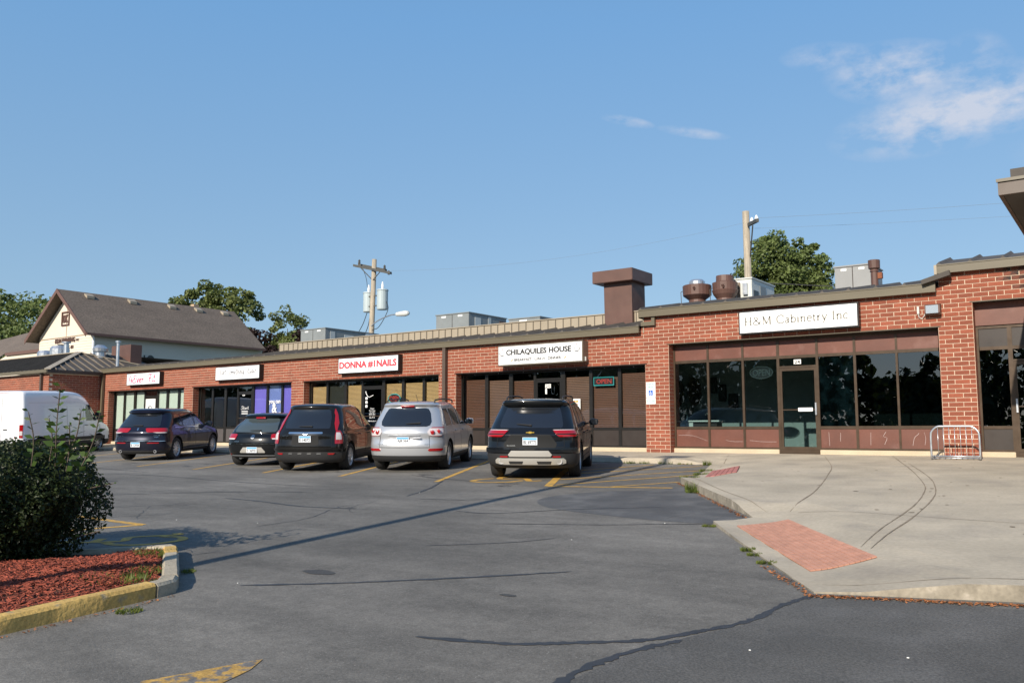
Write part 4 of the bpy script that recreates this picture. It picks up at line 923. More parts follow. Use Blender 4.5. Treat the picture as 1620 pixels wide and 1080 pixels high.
# bike rack
br = thing('bike_rack', 'galvanised hoop bicycle rack against the brick pier', 'bike rack', (6.92, -.8, 0))
zb = paved(6.9, -.8); x0, x1, yb_, zt = 6.46, 7.40, -.85, zb+.72
MB().tube(catmull([(x0, yb_, zb+.02), (x0, yb_, zb+.5), (x0+.03, yb_, zt-.1), (x0+.13, yb_, zt-.01), (x0+.25, yb_, zt)], 5)+catmull([(x1-.25, yb_, zt), (x1-.13, yb_, zt-.01), (x1-.03, yb_, zt-.1), (x1, yb_, zb+.5), (x1, yb_, zb+.02)], 5), .022, 8).build('hoop', M['galv'], br, smooth=True)
MB().tube([(x0, yb_, zb+.08), (x1, yb_, zb+.08)], .018, 8).build('lower_rail', M['galv'], br, smooth=True)
MB().tube([(x0, yb_, zb+.03), (x0+.1, yb_+.35, zb+.03), (x1-.1, yb_+.35, zb+.03), (x1, yb_, zb+.03)], .018, 8).build('foot_rail', M['galv'], br, smooth=True)
for i in range(7):
    x = x0+.14+i*(x1-x0-.28)/6; MB().tube([(x, yb_, zb+.08), (x, yb_, zt-.01)], .007, 6).build('bar', M['galv'], br, smooth=True)

# ================================================================== ROOFTOP EQUIPMENT
dk = thing('kitchen_flue', 'tall square brown flue with wider cap on the roof edge', 'roof flue', (-2.4, 1.7, 4))
MB().hexa([(-2.93, 1.36, 3.75), (-1.98, 1.36, 3.75), (-1.98, 2.2, 3.75), (-2.93, 2.2, 3.75)], [(-2.95, 1.36, 5.07), (-1.99, 1.36, 5.07), (-1.99, 2.2, 5.07), (-2.95, 2.2, 5.07)]).build('shaft', M['ducts'], dk)
MB().box(-3.22, -1.84, 1.12, 2.45, 5.07, 5.44).build('cap', M['ducts'], dk, bevel=.012)
def mushroom(x, y, z, r, h, label, silver):
    t = thing('roof_fan', label, 'roof fan', (x, y, z))
    MB().box(x-r*.85, x+r*.85, y-r*.85, y+r*.85, z, z+.1).build('kerb', M['ducts'], t)
    if silver:
        MB().lathe([(r*.6, .1), (r*.58, .28), (r*.75, .34), (r*.98, .42), (r, .72), (r*.95, .74), (.01, .76)], (x, y, z), n=24).build('housing', M['ducts'], t, smooth=False)
        MB().lathe([(r*.55, .742), (r*.55, .86), (r*.42, .92), (.01, .94)], (x, y, z), n=24).build('lid', M['galv'], t)
    else:
        MB().lathe([(r*.7, .1), (r*.66, .25), (r*.9, .38), (r, .5), (r*.95, .52), (r*.97, .74), (r*.68, .78), (r*.66, .96), (.01, .99)], (x, y, z), n=24).build('housing', M['ducts'], t)
    MB().tube([(x-r*.95, y-.1, z+.6), (x-r*1.02, y-.2, z+.55), (x-r*.9, y-.28, z+.05)], .012, 5).build('cable', M['seam'], t)
    MB().tube([(x+.05, y-r*.9, z+.62), (x+.12, y-r*1.1, z+.62), (x+.1, y-r*.98, z+.55)], .03, 6).build('conduit', M['ducts'], t)
mushroom(-.88, 3.6, 4.38, .45, .9, 'brown bowl shaped roof fan with silver lid', True)
mushroom(.02, 3.65, 4.38, .40, .9, 'brown ribbed roof fan with round brown top beside the white air conditioner', False)
def hvac(name, label, x0, x1, y0, y1, z0, z1, m, split=1, vents=()):
    t = thing(name, label, 'rooftop air conditioner', ((x0+x1)/2, (y0+y1)/2, z0))
    MB().box(x0, x1, y0, y1, z0, z1-.04).build('casing', m, t, bevel=.01)
    MB().box(x0-.03, x1+.03, y0-.03, y1+.03, z1-.04, z1).build('lid', m, t)
    for i in range(split): 
        x = x0+(i+1)*(x1-x0)/(split+1); MB().box(x-.012, x+.012, y0-.006, y0-.0005, z0, z1-.05).build('panel_seam', M['darkpanel'], t)
    for i in range(split+1):
        xa = x0+(i+.35)*(x1-x0)/(split+1); MB().box(xa, xa+.2*(x1-x0)/(split+1)+.06, y0-.008, y0-.001, z1-.16, z1-.09).build('rating_label', M['paper'], t)
    for (a, b, c, d, mm) in vents: MB().box(x1+.001, x1+.012, a, b, c, d).build('side_panel', mm, t)
    return t
hvac('air_conditioner', 'grey twin panel air conditioner beside the rusty stack', 2.95, 3.98, 5, 6.4, 4.45, 5.5, M['grey2'] if 'grey2' in M else mat('unit_midgrey', (.24, .24, .235), .5, n1=.05, s1=2), 1, [(5.1, 5.5, 4.6, 5.2, M['grey'])])
a2 = hvac('air_conditioner', 'white air conditioner with open louvres in front of the utility pole', .05, .74, 4, 6.0, 4.38, 5.28, M['lightgrey'], 0, [(4.15, 4.55, 4.5, 4.9, M['black']), (4.7, 5.2, 4.7, 5.1, M['grey'])])
for i in range(2): MB().box(.12+i*.16, .22+i*.16, 3.985, 3.998, 4.45, 5.15).build('louvre', M['seam2'], a2)
MB().box(.48, .62, 3.9, 3.99, 4.75, 5.1).build('isolator', M['galv'], a2)
hvac('air_conditioner', 'slate grey air conditioner behind the beige screen above the nail salon sign', -13.84, -12.05, 6, 8.6, 4.3, 5.48, M['grey'], 1, [(6.4, 6.8, 4.9, 5.3, M['lightgrey']), (7.3, 7.5, 4.8, 5.4, M['lightgrey']), (8.1, 8.5, 4.9, 5.3, M['ducts'])])
hvac('air_conditioner', 'far grey air conditioner by the west end of the beige screen', -22.5, -20.75, 6, 9.5, 4.2, 5.45, M['grey'], 1, [(6.3, 6.6, 4.8, 5.3, M['lightgrey']), (7.2, 7.8, 4.8, 5.2, M['lightgrey']), (8.6, 9.2, 4.7, 5.4, M['paper'])])
hvac('air_conditioner', 'low flat grey unit peeping over the beige screen', -10.0, -8.5, 6, 8, 4.3, 5.02, M['grey'], 0)
st = thing('roof_stack', 'slim rusty stack with drum cap beside the grey air conditioner', 'roof stack', (4.55, 3, 4.4))
MB().lathe([(.095, 0), (.095, .52), (.12, .53), (.10, .58), (.15, .62), (.155, .84), (.14, .845), (.01, .83)], (4.55, 3, 4.35), n=18).build('pipe', M['ducts'], st); MB().box(4.64, 4.75, 2.95, 3.08, 4.68, 4.84).build('motor', mat('rust', (.22, .07, .03), .8, n1=.2, s1=9), st)
pp = thing('roof_pipe_cover', 'small white pipe end cover leaning below the grey air conditioner', 'roof pipe', (2.9, 4.5, 4.45)); MB().tube([(2.75, 4.6, 4.55), (3.45, 4.6, 4.72)], .05, 8).build('pipe', M['white'], pp)
vc = thing('roof_vent_cap', 'small pale round vent cap on the roof between two air conditioners', 'roof vent', (2.2, 4, 4.45)); MB().lathe([(.05, 0), (.05, .18), (.13, .19), (.1, .24), (.01, .26)], (2.3, 4, 4.42), n=14).build('cap', M['lightgrey'], vc)
# west wing ventilators
def dome(x, y, z, r, h, m, label, kind):
    t = thing('roof_ventilator', label, 'roof vent', (x, y, z))
    if kind == 'dome': MB().lathe([(r, 0), (r, h*.75), (r*.8, h*.93), (.01, h)], (x, y, z), n=20).build('drum', m, t, smooth=False)
    elif kind == 'pipe': MB().lathe([(r, 0), (r, h), (r*1.7, h+.01), (r*1.7, h+.08), (.01, h+.1)], (x, y, z), n=12).build('pipe', m, t)
    else:
        MB().lathe([(r*.7, 0), (r*.7, h*.6)], (x, y, z), n=16).build('drum', m, t); MB().lathe([(r, h*.62), (r*1.05, h*.8), (r*.5, h), (.01, h)], (x, y, z), n=16).build('lid', m, t)
dome(-39.3, 2, 4.35, .42, .75, M['galv'], 'left silver drum ventilator on the west wing roof', 'dome'); dome(-37.9, 2.1, 4.45, .5, .85, M['galv'], 'larger silver drum ventilator in front of the gable lettering', 'dome')
dome(-38.75, 2.6, 4.4, .12, .95, M['darkwood'], 'dark capped pipe between the two silver drums', 'pipe'); dome(-37.0, 2, 4.3, .13, 1.05, M['galv'], 'bright steel pipe right of the silver drums', 'pipe')
dome(-31.6, 1, 4.0, .35, .85, M['galv'], 'squat silver ventilator at the hip of the west wing roof', 'cap'); dome(-29.25, .6, 3.6, .07, 1.2, M['galv'], 'tall thin steel pipe where the two roofs meet', 'pipe')
bx = thing('roof_hatch', 'dark brown box behind the squat silver ventilator', 'roof box', (-31.6, 2.4, 4)); MB().box(-32.7, -30.9, 2.2, 2.8, 4.0, 4.95).build('box', M['ducts'], bx)

# canopy corner of the building on the right, near the camera
cn = thing('corner_canopy', 'dark eave corner jutting in at the top right edge', 'canopy', (12, -3, 4))
MB().box(8.57, 20, -5.9, -5.84, 4.36, 4.6).build('fascia', M['pipe'], cn); MB().box(8.57, 8.63, -5.84, 1.0, 4.36, 4.599).build('fascia', M['pipe'], cn)
MB().box(8.55, 20, -5.93, -5.9, 4.57, 4.62).build('drip_edge', M['olive'], cn)
MB().box(8.63, 20, -5.84, 1.0, 4.37, 4.42).build('soffit', M['seam'], cn); MB().box(8.9, 9.2, -5.3, -.5, 4.12, 4.37).build('beam', M['seam'], cn); MB().box(9.2, 19.9, -5.3, -5.0, 4.12, 4.37).build('beam', M['seam'], cn)
MB().box(8.74, 20, -5.75, 1.0, 4.63, 4.80).add([(8.9, -5.6, 4.81), (20, -5.6, 4.81), (20, -2.6, 5.2), (11.2, -2.6, 5.2), (8.9, .5, 4.81), (11.2, 0, 5.2)], [(0, 1, 2, 3), (0, 3, 5, 4)]).build('roof', M['seam'], cn)
for y in (-5.15,): MB().box(10.9, 11.15, y, y+.25, paved(11, y), 4.12).build('post', M['brick'], cn)

# ================================================================== POLES AND WIRES
p1 = thing('utility_pole', 'weathered utility pole with two transformers and a street lamp', 'utility pole', (-21.9, 10, -.2))
MB().tube([(-21.95, 10, -.2), (-21.62, 10, 9.45)], [.17, .12], 12).build('post', M['wood'], p1, smooth=True)
MB().hexa([(-23.0, 9.8, 9.2), (-20.3, 9.8, 8.5), (-20.3, 9.94, 8.5), (-23.0, 9.94, 9.2)], [(-23.0, 9.8, 9.33), (-20.3, 9.8, 8.63), (-20.3, 9.94, 8.63), (-23.0, 9.94, 9.33)]).build('crossarm', M['darkwood'], p1)
MB().hexa([(-22.9, 10.06, 9.28), (-20.9, 10.06, 8.76), (-20.9, 10.2, 8.76), (-22.9, 10.2, 9.28)], [(-22.9, 10.06, 9.4), (-20.9, 10.06, 8.88), (-20.9, 10.2, 8.88), (-22.9, 10.2, 9.4)]).build('crossarm', M['darkwood'], p1)
MB().tube([(-22.4, 9.8, 9.05), (-21.7, 9.9, 8.4)], .025, 5).build('brace', M['darkwood'], p1); MB().tube([(-21.0, 9.8, 8.7), (-21.6, 9.9, 8.35)], .025, 5).build('brace', M['darkwood'], p1)
mtr = mat('transformer_pale', (.38, .44, .45), .45, n1=.05, s1=2)
for x, y in ((-20.9, 9.9), (-22.15, 10.15)):
    tr = MB().lathe([(.01, 0), (.26, .02), (.28, .06), (.28, .98), (.31, 1.0), (.29, 1.06), (.01, 1.1)], (x, y, 6.72), n=18).build('transformer', mtr, p1)
    MB().lathe([(.05, 1.08), (.07, 1.2), (.03, 1.45), (.01, 1.46)], (x, y, 6.72), n=8).build('bushing', M['white'], tr)
for z in (6.98, 7.5): MB().box(-22.1, -20.9, 9.95, 10.01, z, z+.05).build('bracket', M['darkwood'], p1)
MB().tube(catmull([(-21.7, 9.9, 5.95), (-21.2, 9.9, 6.2), (-20.4, 9.9, 6.4), (-19.9, 9.9, 6.42)], 5), .03, 6).build('lamp_arm', M['galv'], p1)
MB().lathe([(.01, -.42), (.1, -.38), (.13, -.1), (.15, .2), (.1, .42), (.01, .46)], (-19.5, 9.9, 6.42), ax='x', n=12).build('lamp_head', M['lightgrey'], p1)
for x, z in ((-22.6, 9.32), (-20.75, 8.82), (-20.45, 8.5)): MB().lathe([(.05, 0), (.07, .06), (.04, .1), (.07, .14), (.02, .22)], (x, 9.87, z), n=8).build('insulator', M['darkwood'], p1)
MB().tube(catmull([(-20.65, 9.9, 7.2), (-20.5, 9.9, 6.7), (-21.1, 9.9, 5.9), (-21.6, 9.9, 5.75)], 5), .018, 5).build('lead', M['wire'], p1)
MB().tube(catmull([(-22.2, 10.1, 6.7), (-22.4, 10, 6.1), (-22.8, 10, 5.6)], 5), .02, 5).build('lead', M['wire'], p1)
MB().tube(catmull([(-21.95, 10.1, 6.7), (-22.0, 10, 6.0), (-22.4, 10, 5.3)], 5), .02, 5).build('lead', M['wire'], p1)
MB().tube(catmull([(-22.4, 9.85, 9.2), (-22.1, 9.9, 8.5), (-22.0, 9.9, 8.0)], 5), .014, 5).build('lead', M['wire'], p1)
p2 = thing('utility_pole', 'square topped utility pole rising behind the white air conditioner', 'utility pole', (-3.1, 14, -.2))
MB().tube([(-3.08, 14, -.2), (-3.17, 14, 10.0)], [.17, .145], 12).build('post', M['wood'], p2, smooth=True)
MB().hexa([(-3.05, 13.85, 9.3), (-2.1, 12.3, 9.05), (-2.0, 12.36, 9.05), (-2.95, 13.9, 9.3)], [(-3.05, 13.85, 9.44), (-2.1, 12.3, 9.19), (-2.0, 12.36, 9.19), (-2.95, 13.9, 9.44)]).build('crossarm', M['darkwood'], p2)
MB().tube([(-3.0, 13.95, 8.0), (-2.5, 13.0, 9.1)], .03, 5).build('brace', M['darkwood'], p2)
for a in (.35, .85): MB().lathe([(.04, 0), (.08, .05), (.06, .12), (.03, .2)], (-3.0+a*.95, 13.88-a*1.5, 9.42-a*.25), n=8).build('insulator', M['white'], p2)
def wirerun(a, b, sag, r, label, n=14):
    a = Vector(a); b = Vector(b); P = [a.lerp(b, i/n)-Vector((0, 0, 4*sag*(i/n)*(1-i/n))) for i in range(n+1)]
    o = MB().tube(P, r, 5).build('overhead_wire', M['thinwire'] if r < .01 else M['wire']); tag(o, label, 'wire', group='overhead wires'); return o
wirerun((-20.45, 9.87, 8.7), (-3.1, 13.9, 9.5), .5, .004, 'faint upper wire between the two utility poles')
wirerun((-2.3, 12.6, 9.3), (32, 12, 7.6), .5, .005, 'upper wire running right from the square topped pole')
wirerun((-2.6, 13.1, 9.0), (32, 13.5, 7.0), .4, .004, 'lower wire running right from the square topped pole')
wirerun((-3.1, 13.9, 6.9), (14, 16, 5.3), .25, .02, 'thick cable crossing in front of the round tree')
wirerun((-22.8, 10, 5.6), (-60, 9, 3.5), .4, .025, 'thick cable sloping down left from the transformer pole')
wirerun((-21.9, 9.9, 5.5), (-70, 14, 5.2), .6, .015, 'thin cable running left past the grey air conditioner')
wirerun((-21.9, 9.9, 4.9), (-52.8, 22, 6.3), .8, .015, 'sagging service wire from the pole to the gabled building')
wirerun((-60, -25, 9.5), (60, -14.5, 9.5), 0, .045, 'heavy overhead cable high above the car park') if False else None
# ================================================================== VEHICLES
def paint(name, col, metal=.0, rough=.3): return mat(name, col, rough, metal=metal, coat=.8, spec=.1 if col[0] < .1 else .5)
M['tyre'] = mat('tyre_rubber', (.018, .018, .018), .85, n2=.2, s2=40); M['alloy'] = mat('alloy', (.62, .62, .63), .3, metal=.35); M['plastic'] = mat('black_plastic', (.02, .02, .021), .6, n2=.1, s2=90)
M['lampred'] = mat('lamp_red', (.30, .004, .007), .12, coat=1); M['lampclear'] = mat('lamp_clear', (.55, .5, .5), .1, coat=1); M['well'] = mat('wheel_well', (.006, .006, .006), .9)
M['plate'] = mat('plate_white', (.72, .74, .78), .4); M['plateblue'] = mat('plate_blue', (.12, .38, .65), .4); M['carglass'] = mat('car_glass_dark', (.012, .014, .018), .03, spec=.8, coat=.6)
M['carglass2'] = mat('car_glass_side', (.02, .022, .022), .03, spec=.9, coat=.7); M['gold'] = mat('badge_gold', (.8, .5, .08), .3, metal=.6); M['gap'] = mat('panel_gap', (.004, .004, .004), .8); M['silverpl'] = mat('silver_trim', (.5, .48, .44), .35, metal=.4)

class Car:
    def __init__(s, label, name, paintm, levels, L, pos, head, rear_p=2.6, cr=.5, cf=.7, front_p=2.4, group='cars parked nose in to the shops', cat='car', z_off=0.0, roll=True):
        s.L = L; s.lv = levels; s.cr = cr; s.cf = cf; s.p = rear_p; s.pf = front_p; s.paint = paintm
        # dense levels (monotone-ish cubic between keys)
        s.zs = []; n = 4
        keys = levels
        for i in range(len(keys)-1):
            a, b = keys[i], keys[i+1]
            for k in range(n):
                t = k/n; s.zs.append(tuple(s._h(i, j, t) for j in range(4)))
        s.zs.append(tuple(keys[-1][:4]))
        ux, uy = -math.sin(head), math.cos(head)
        s.root = bpy.data.objects.new(name, None); COL.objects.link(s.root); s.root.empty_display_size = .5
        # rear axle at pos
        s.ax = None; s.head = head; s.pos = pos; s.label = label
        tag(s.root, label, cat, group); OFF[s.root] = Vector((0, 0, 0))
    def _h(s, i, j, t):
        K = s.lv; a, b = K[i][j], K[i+1][j]
        if j == 0: return a+(b-a)*t
        def slope(m):
            if m <= 0 or m >= len(K)-1: return 0
            d1 = (K[m][j]-K[m-1][j])/(K[m][0]-K[m-1][0]); d2 = (K[m+1][j]-K[m][j])/(K[m+1][0]-K[m][0])
            return 0 if d1*d2 <= 0 else 2*d1*d2/(d1+d2)
        dz = K[i+1][0]-K[i][0]; m0, m1 = slope(i)*dz, slope(i+1)*dz
        if i == 0: m0 = b-a
        if i == len(K)-2: m1 = b-a
        return (2*t**3-3*t*t+1)*a+(t**3-2*t*t+t)*m0+(-2*t**3+3*t*t)*b+(t**3-t*t)*m1
    def at(s, z):
        Z = s.zs
        if z <= Z[0][0]: return Z[0]
        for i in range(len(Z)-1):
            if z <= Z[i+1][0]:
                t = (z-Z[i][0])/(Z[i+1][0]-Z[i][0]); return tuple(a+(b-a)*t for a, b in zip(Z[i], Z[i+1]))
        return Z[-1]
    def rear(s, y, z):
        _, xr, xf, w = s.at(z); u = min(1, abs(y)/w); return xr+s.cr*(1-(1-u**s.p)**(1/s.p))
    def side(s, x, z):
        _, xr, xf, w = s.at(z)
        if x < xr+s.cr: u = max(0, min(1, 1-(x-xr)/s.cr)); return w*(1-u**s.p)**(1/s.p)
        if x > xf-s.cf: u = max(0, min(1, 1-(xf-x)/s.cf)); return w*(1-u**s.pf)**(1/s.pf)
        return w
    def ring(s, lv, nr=14, ns=16, nf=12):
        z, xr, xf, w = lv; P = []
        for i in range(nr+1):      # rear: y from -w to +w
            a = -math.pi/2+math.pi*i/nr; sn, c = math.sin(a), math.cos(a)
            P.append((xr+s.cr*(1-abs(c)**(2/s.p)), w*math.copysign(abs(sn)**(2/s.p), sn), z))
        for i in range(1, ns): t = i/ns; P.append((xr+s.cr+(xf-s.cf-xr-s.cr)*t, w, z))
        for i in range(nf+1):
            a = math.pi/2-math.pi*i/nf; sn, c = math.sin(a), math.cos(a)
            P.append((xf-s.cf*(1-abs(c)**(2/s.pf)), w*math.copysign(abs(sn)**(2/s.pf), sn), z))
        for i in range(1, ns): t = i/ns; P.append((xf-s.cf+(xr+s.cr-xf+s.cf)*t, -w, z))
        return P
    def body(s, clad_z, cladm, axles, wr, track, well=.06):
        mb = MB(); rings = [s.ring(l) for l in s.zs]; n = len(rings[0])
        for r in rings: mb.v += r
        for i in range(len(rings)-1):
            zc = (s.zs[i][0]+s.zs[i+1][0])/2
            for k in range(n): mb.f.append((i*n+k, (i+1)*n+k, (i+1)*n+(k+1) % n, i*n+(k+1) % n)); mb.m.append(1 if zc < clad_z else 0); mb.r.append(0)
        # crowned roof cap
        top_ = s.zs[-1]; c = len(mb.v); xm = (top_[1]+top_[2])/2; o = (len(rings)-1)*n
        inner = []
        for k in range(n):
            p = rings[-1][k]; mb.v.append((xm+(p[0]-xm)*.5, p[1]*.5, top_[0]+.012))
        for k in range(n): mb.f.append((o+k, c+k, c+(k+1) % n, o+(k+1) % n)); mb.m.append(0); mb.r.append(0)
        mb.v.append((xm, 0, top_[0]+.016)); q = len(mb.v)-1
        for k in range(n): mb.f.append((c+k, q, c+(k+1) % n)); mb.m.append(0); mb.r.append(0)
        mb.f.append(tuple(range(n))); mb.m.append(1); mb.r.append(0)
        b = mb.build('body', [s.paint, cladm, M['well']], s.root, local=True, fixn=True)
        # wheel arches cut out of the shell
        cut = MB()
        for ax in axles:
            for sg in (-1, 1):
                w = s.at(.5)[3]; cut.lathe([(wr+well, -(w-.28) if sg < 0 else (w-.28)), (wr+well, (-(w+.3)) if sg < 0 else (w+.3))], (ax, 0, wr), ax='y', n=36)
        co = cut.build('cutter', M['well'], None, fixn=True)
        md = b.modifiers.new('arches', 'BOOLEAN'); md.object = co; md.operation = 'DIFFERENCE'; md.solver = 'EXACT'; md.material_mode = 'TRANSFER'
        bpy.context.view_layer.update()
        dg = bpy.context.evaluated_depsgraph_get(); me = bpy.data.meshes.new_from_object(b.evaluated_get(dg)); b.modifiers.clear(); old = b.data; b.data = me; bpy.data.meshes.remove(old); bpy.data.objects.remove(co, do_unlink=True)
        auto_smooth(b, 42); s.bodyo = b; s.wr = wr
        for ax in axles:
            for sg in (-1, 1): s.wheel(ax, sg, wr, track)
        # place: rear axle over pos
        ux, uy = -math.sin(s.head), math.cos(s.head)
        px, py = s.pos; wb = axles[1]-axles[0]
        g0 = gz(px, py); gf = gz(px+ux*wb, py+uy*wb); pitch = math.atan2(gf-g0, wb)
        fx = Vector((ux*math.cos(pitch), uy*math.cos(pitch), math.sin(pitch))); lt = Vector((-uy, ux, 0)); upv = fx.cross(lt)
        m = Matrix(((fx.x, lt.x, upv.x, 0), (fx.y, lt.y, upv.y, 0), (fx.z, lt.z, upv.z, 0), (0, 0, 0, 1)))
        org = Vector((px, py, g0))-fx*axles[0]; m.translation = org; s.root.matrix_world = m
        return b
    def wheel(s, ax, sg, r, track):
        w = .225; y1 = sg*(track/2+w/2); y0 = sg*(track/2-w/2)
        t = MB(); d = sg
        prof = [(r*.66, 0), (r*.7, -.012), (r*.93, -.006), (r, .035), (r, w-.035), (r*.93, w+.006), (r*.7, w+.012), (r*.66, w)]
        t.lathe([(a, sg*(h-w/2)+sg*track/2) for a, h in prof], (ax, 0, r), ax='y', n=36, caps=False)
        wo = t.build('wheel', M['tyre'], s.root, local=True, fixn=True); auto_smooth(wo, 40)
        f = s.rimspec; rm = MB(); yo = sg*(track/2+w/2-.035)
        rm.lathe([(r*.69, sg*.03), (r*.67, sg*.02), (r*.63, sg*-.01), (r*.6, sg*-.08)], (ax, yo, r), ax='y', n=32, caps=False)
        rm.lathe([(r*.19, sg*.0), (r*.17, sg*.022), (.01, sg*.026)], (ax, yo, r), ax='y', n=16)
        n = f[0]
        for k in range(n):
            for off in ([0] if not f[2] else [-.1, .1]):
                a = 2*math.pi*k/n+off+.2; c, sn = math.cos(a), math.sin(a); hw = f[1]*r/2; tx, tz = -sn, c
                def q(rr, wd, yy): return [(ax+c*rr+tx*wd, yo+yy, r+sn*rr+tz*wd), (ax+c*rr-tx*wd, yo+yy, r+sn*rr-tz*wd)]
                A = q(r*.1, hw*.9, sg*.018)+q(r*.66, hw, sg*.012)[::-1]; B_ = q(r*.1, hw*.9, -sg*.03)+q(r*.66, hw, -sg*.03)[::-1]; rm.hexa(B_, A)
        ro = rm.build('rim', f[3], wo, local=True, fixn=True)
        MB().lathe([(r*.66, 0), (.01, sg*.001)], (ax, sg*(track/2+w/2-.12), r), ax='y', n=24).build('shade_disc', M['well'], wo, local=True)  # black disc painted in for the shade behind the spokes
        return wo
    # patches lying on the shell -------------------------------------------------
    def _patch(s, fn, rows, nc, off, name, m, parent=None, nv=3, cen=None):
        """rows: (z,a0,a1). fn(a,z)->point on shell"""
        R_ = []
        for i in range(len(rows)-1):
            for k in range(nv):
                t = k/nv; R_.append(tuple(a+(b-a)*t for a, b in zip(rows[i], rows[i+1])))
        R_.append(rows[-1]); mb = MB(); nr = len(R_)
        def P(a, z, o):
            p = Vector(fn(a, z)); e = .01; dx = Vector(fn(a+e, z))-p; dz = Vector(fn(a, z+e))-p
            if dz.length < 1e-6: dz = Vector((0, 0, 1))
            nrm = dx.cross(dz); nrm = nrm.normalized() if nrm.length > 1e-9 else Vector((-1, 0, 0))
            if cen is not None and nrm.dot(p-Vector(cen(p))) < 0: nrm = -nrm
            return tuple(p+nrm*o)
        for o in (off, -.015):
            for (z, a0, a1) in R_:
                for k in range(nc+1): mb.v.append(P(a0+(a1-a0)*k/nc, z, o))
        N_ = nr*(nc+1)
        for i in range(nr-1):
            for k in range(nc): a = i*(nc+1)+k; mb.f.append((a, a+1, a+nc+2, a+nc+1))
        bd = [k for k in range(nc+1)]+[i*(nc+1)+nc for i in range(1, nr)]+[(nr-1)*(nc+1)+k for k in range(nc-1, -1, -1)]+[i*(nc+1) for i in range(nr-2, 0, -1)]
        for i in range(len(bd)): a, b = bd[i], bd[(i+1) % len(bd)]; mb.f.append((a, b, b+N_, a+N_))
        mb.m = [0]*len(mb.f); mb.r = [0]*len(mb.f)
        o = mb.build(name, m, parent or s.root, local=True, fixn=True); auto_smooth(o, 50); return o
    def back(s, rows, name, m, off=.006, nc=10, parent=None, nv=3):
        return s._patch(lambda a, z: (s.rear(a, z), a, z), rows, nc, off, name, m, parent, nv, cen=lambda p: (s.L/2, 0, p.z-.2))
    def flank(s, sg, rows, name, m, off=.006, nc=10, parent=None, nv=3):
        return s._patch(lambda a, z: (a, sg*s.side(a, z), z), rows, nc, off, name, m, parent, nv, cen=lambda p: (p.x, 0, p.z-.1))
    def both(s, rows, name, m, **k): return [s.flank(sg, rows, name, m, **k) for sg in (1, -1)]
    def corner_lamp(s, rows, name, m, **k):
        """lamp wrapping the rear corner: rows (z, y_inner, x_outer)"""
        out = []
        for sg in (1, -1):
            def fn(a, z, sg=sg):    # a in 0..1 along the outline from inner y to outer x
                _, xr, xf, w = s.at(z); z0, yi, xo = s._li(rows, z)
                u0 = math.asin(min(1, (yi/w))**(s.p/2)); # param on superellipse
                xe = min(xo, xr+s.cr*.999); c = (1-(xe-xr)/s.cr); u1 = math.acos(min(1, max(0, c))**(s.p/2))
                u = u0+(u1-u0)*min(1, max(0, a)); return (xr+s.cr*(1-abs(math.cos(u))**(2/s.p)), sg*w*abs(math.sin(u))**(2/s.p), z)
            out.append(s._patch(fn, [(r[0], 0, 1) for r in rows], k.get('nc', 10), k.get('off', .014), name, m, None, 3, cen=lambda p: (s.L/2, 0, p.z-.1)))
        return out
    @staticmethod
    def _li(rows, z):
        if z <= rows[0][0]: return rows[0]
        for a, b in zip(rows, rows[1:]):
            if z <= b[0]: t = (z-a[0])/(b[0]-a[0]); return tuple(p+(q-p)*t for p, q in zip(a, b))
        return rows[-1]
    def numberplate(s, y, z, text, blue=True, w=.305, h=.155):
        x = s.rear(y, z)-.022; pl = MB().box(x-.004, x+.004, y-w/2, y+w/2, z-h/2, z+h/2).build('number_plate', M['plate'], s.root, local=True)
        if blue: MB().box(x-.006, x-.0045, y-w/2+.01, y+w/2-.01, z+h*.16, z+h/2-.008).build('plate_band', M['plateblue'], pl, local=True)
        put2d(flat_text(text, .012), w/2-.02, -w/2+.02, z-h*.38, z+h*.1, lambda a, b, d: (x-.0055-d, y+a, b), 'lettering', M['blacktxt'], pl, local=True, th=.002)
    def rtext(s, text, y0, y1, z0, z1, m, name='lettering', draw=None, off=.016):
        zm = (z0+z1)/2; put2d(draw or flat_text(text, .01), y1, y0, z0, z1, lambda a, b, d: (s.rear(a, b)-off-d, a, b), name, m, s.root, local=True, th=.004)
    def mirror(s, x, z, m, w=.12):
        for sg in (1, -1):
            y = s.side(x, z); mb = MB().lathe([(.02, -.1), (.075, -.08), (.09, 0), (.08, .06), (.03, .1)], (0, 0, 0), ax='y', n=14)
            mb.v = [(x+v[0]*.85, sg*(y+.16)+v[1]*1.15, z+.06+v[2]*.95) for v in mb.v]
            mo = mb.build('mirror', m, s.root, local=True, smooth=True)
            MB().box(x-.082, x-.074, sg*(y+.16)-.09, sg*(y+.16)+.09, z, z+.12).build('mirror_glass', M['carglass'], mo, local=True)
            MB().hexa([(x-.03, sg*(y-.02), z), (x+.03, sg*(y-.02), z), (x+.03, sg*(y+.1), z+.03), (x-.03, sg*(y+.1), z+.03)], [(x-.03, sg*(y-.02), z+.04), (x+.03, sg*(y-.02), z+.04), (x+.03, sg*(y+.1), z+.06), (x-.03, sg*(y+.1), z+.06)]).build('mirror_arm', M['plastic'], mo, local=True)
    def wiper(s, y0, y1, z, rise=.0):
        P = [(s.rear(y0+(y1-y0)*t, z+rise*t)-.03, y0+(y1-y0)*t, z+rise*t) for t in (0, .25, .5, .75, 1)]; MB().tube(P, [.02, .014, .012, .01, .006], 6).build('wiper', M['plastic'], s.root, local=True)
    def rails(s, x0, x1, y, z, m):
        for sg in (1, -1): MB().tube(catmull([(x0, sg*y, z-.05), (x0+.12, sg*y, z+.02), ((x0+x1)/2, sg*y, z+.045), (x1-.12, sg*y, z+.02), (x1, sg*y, z-.06)], 5), .018, 8).build('roof_rail', m, s.root, local=True, smooth=True)
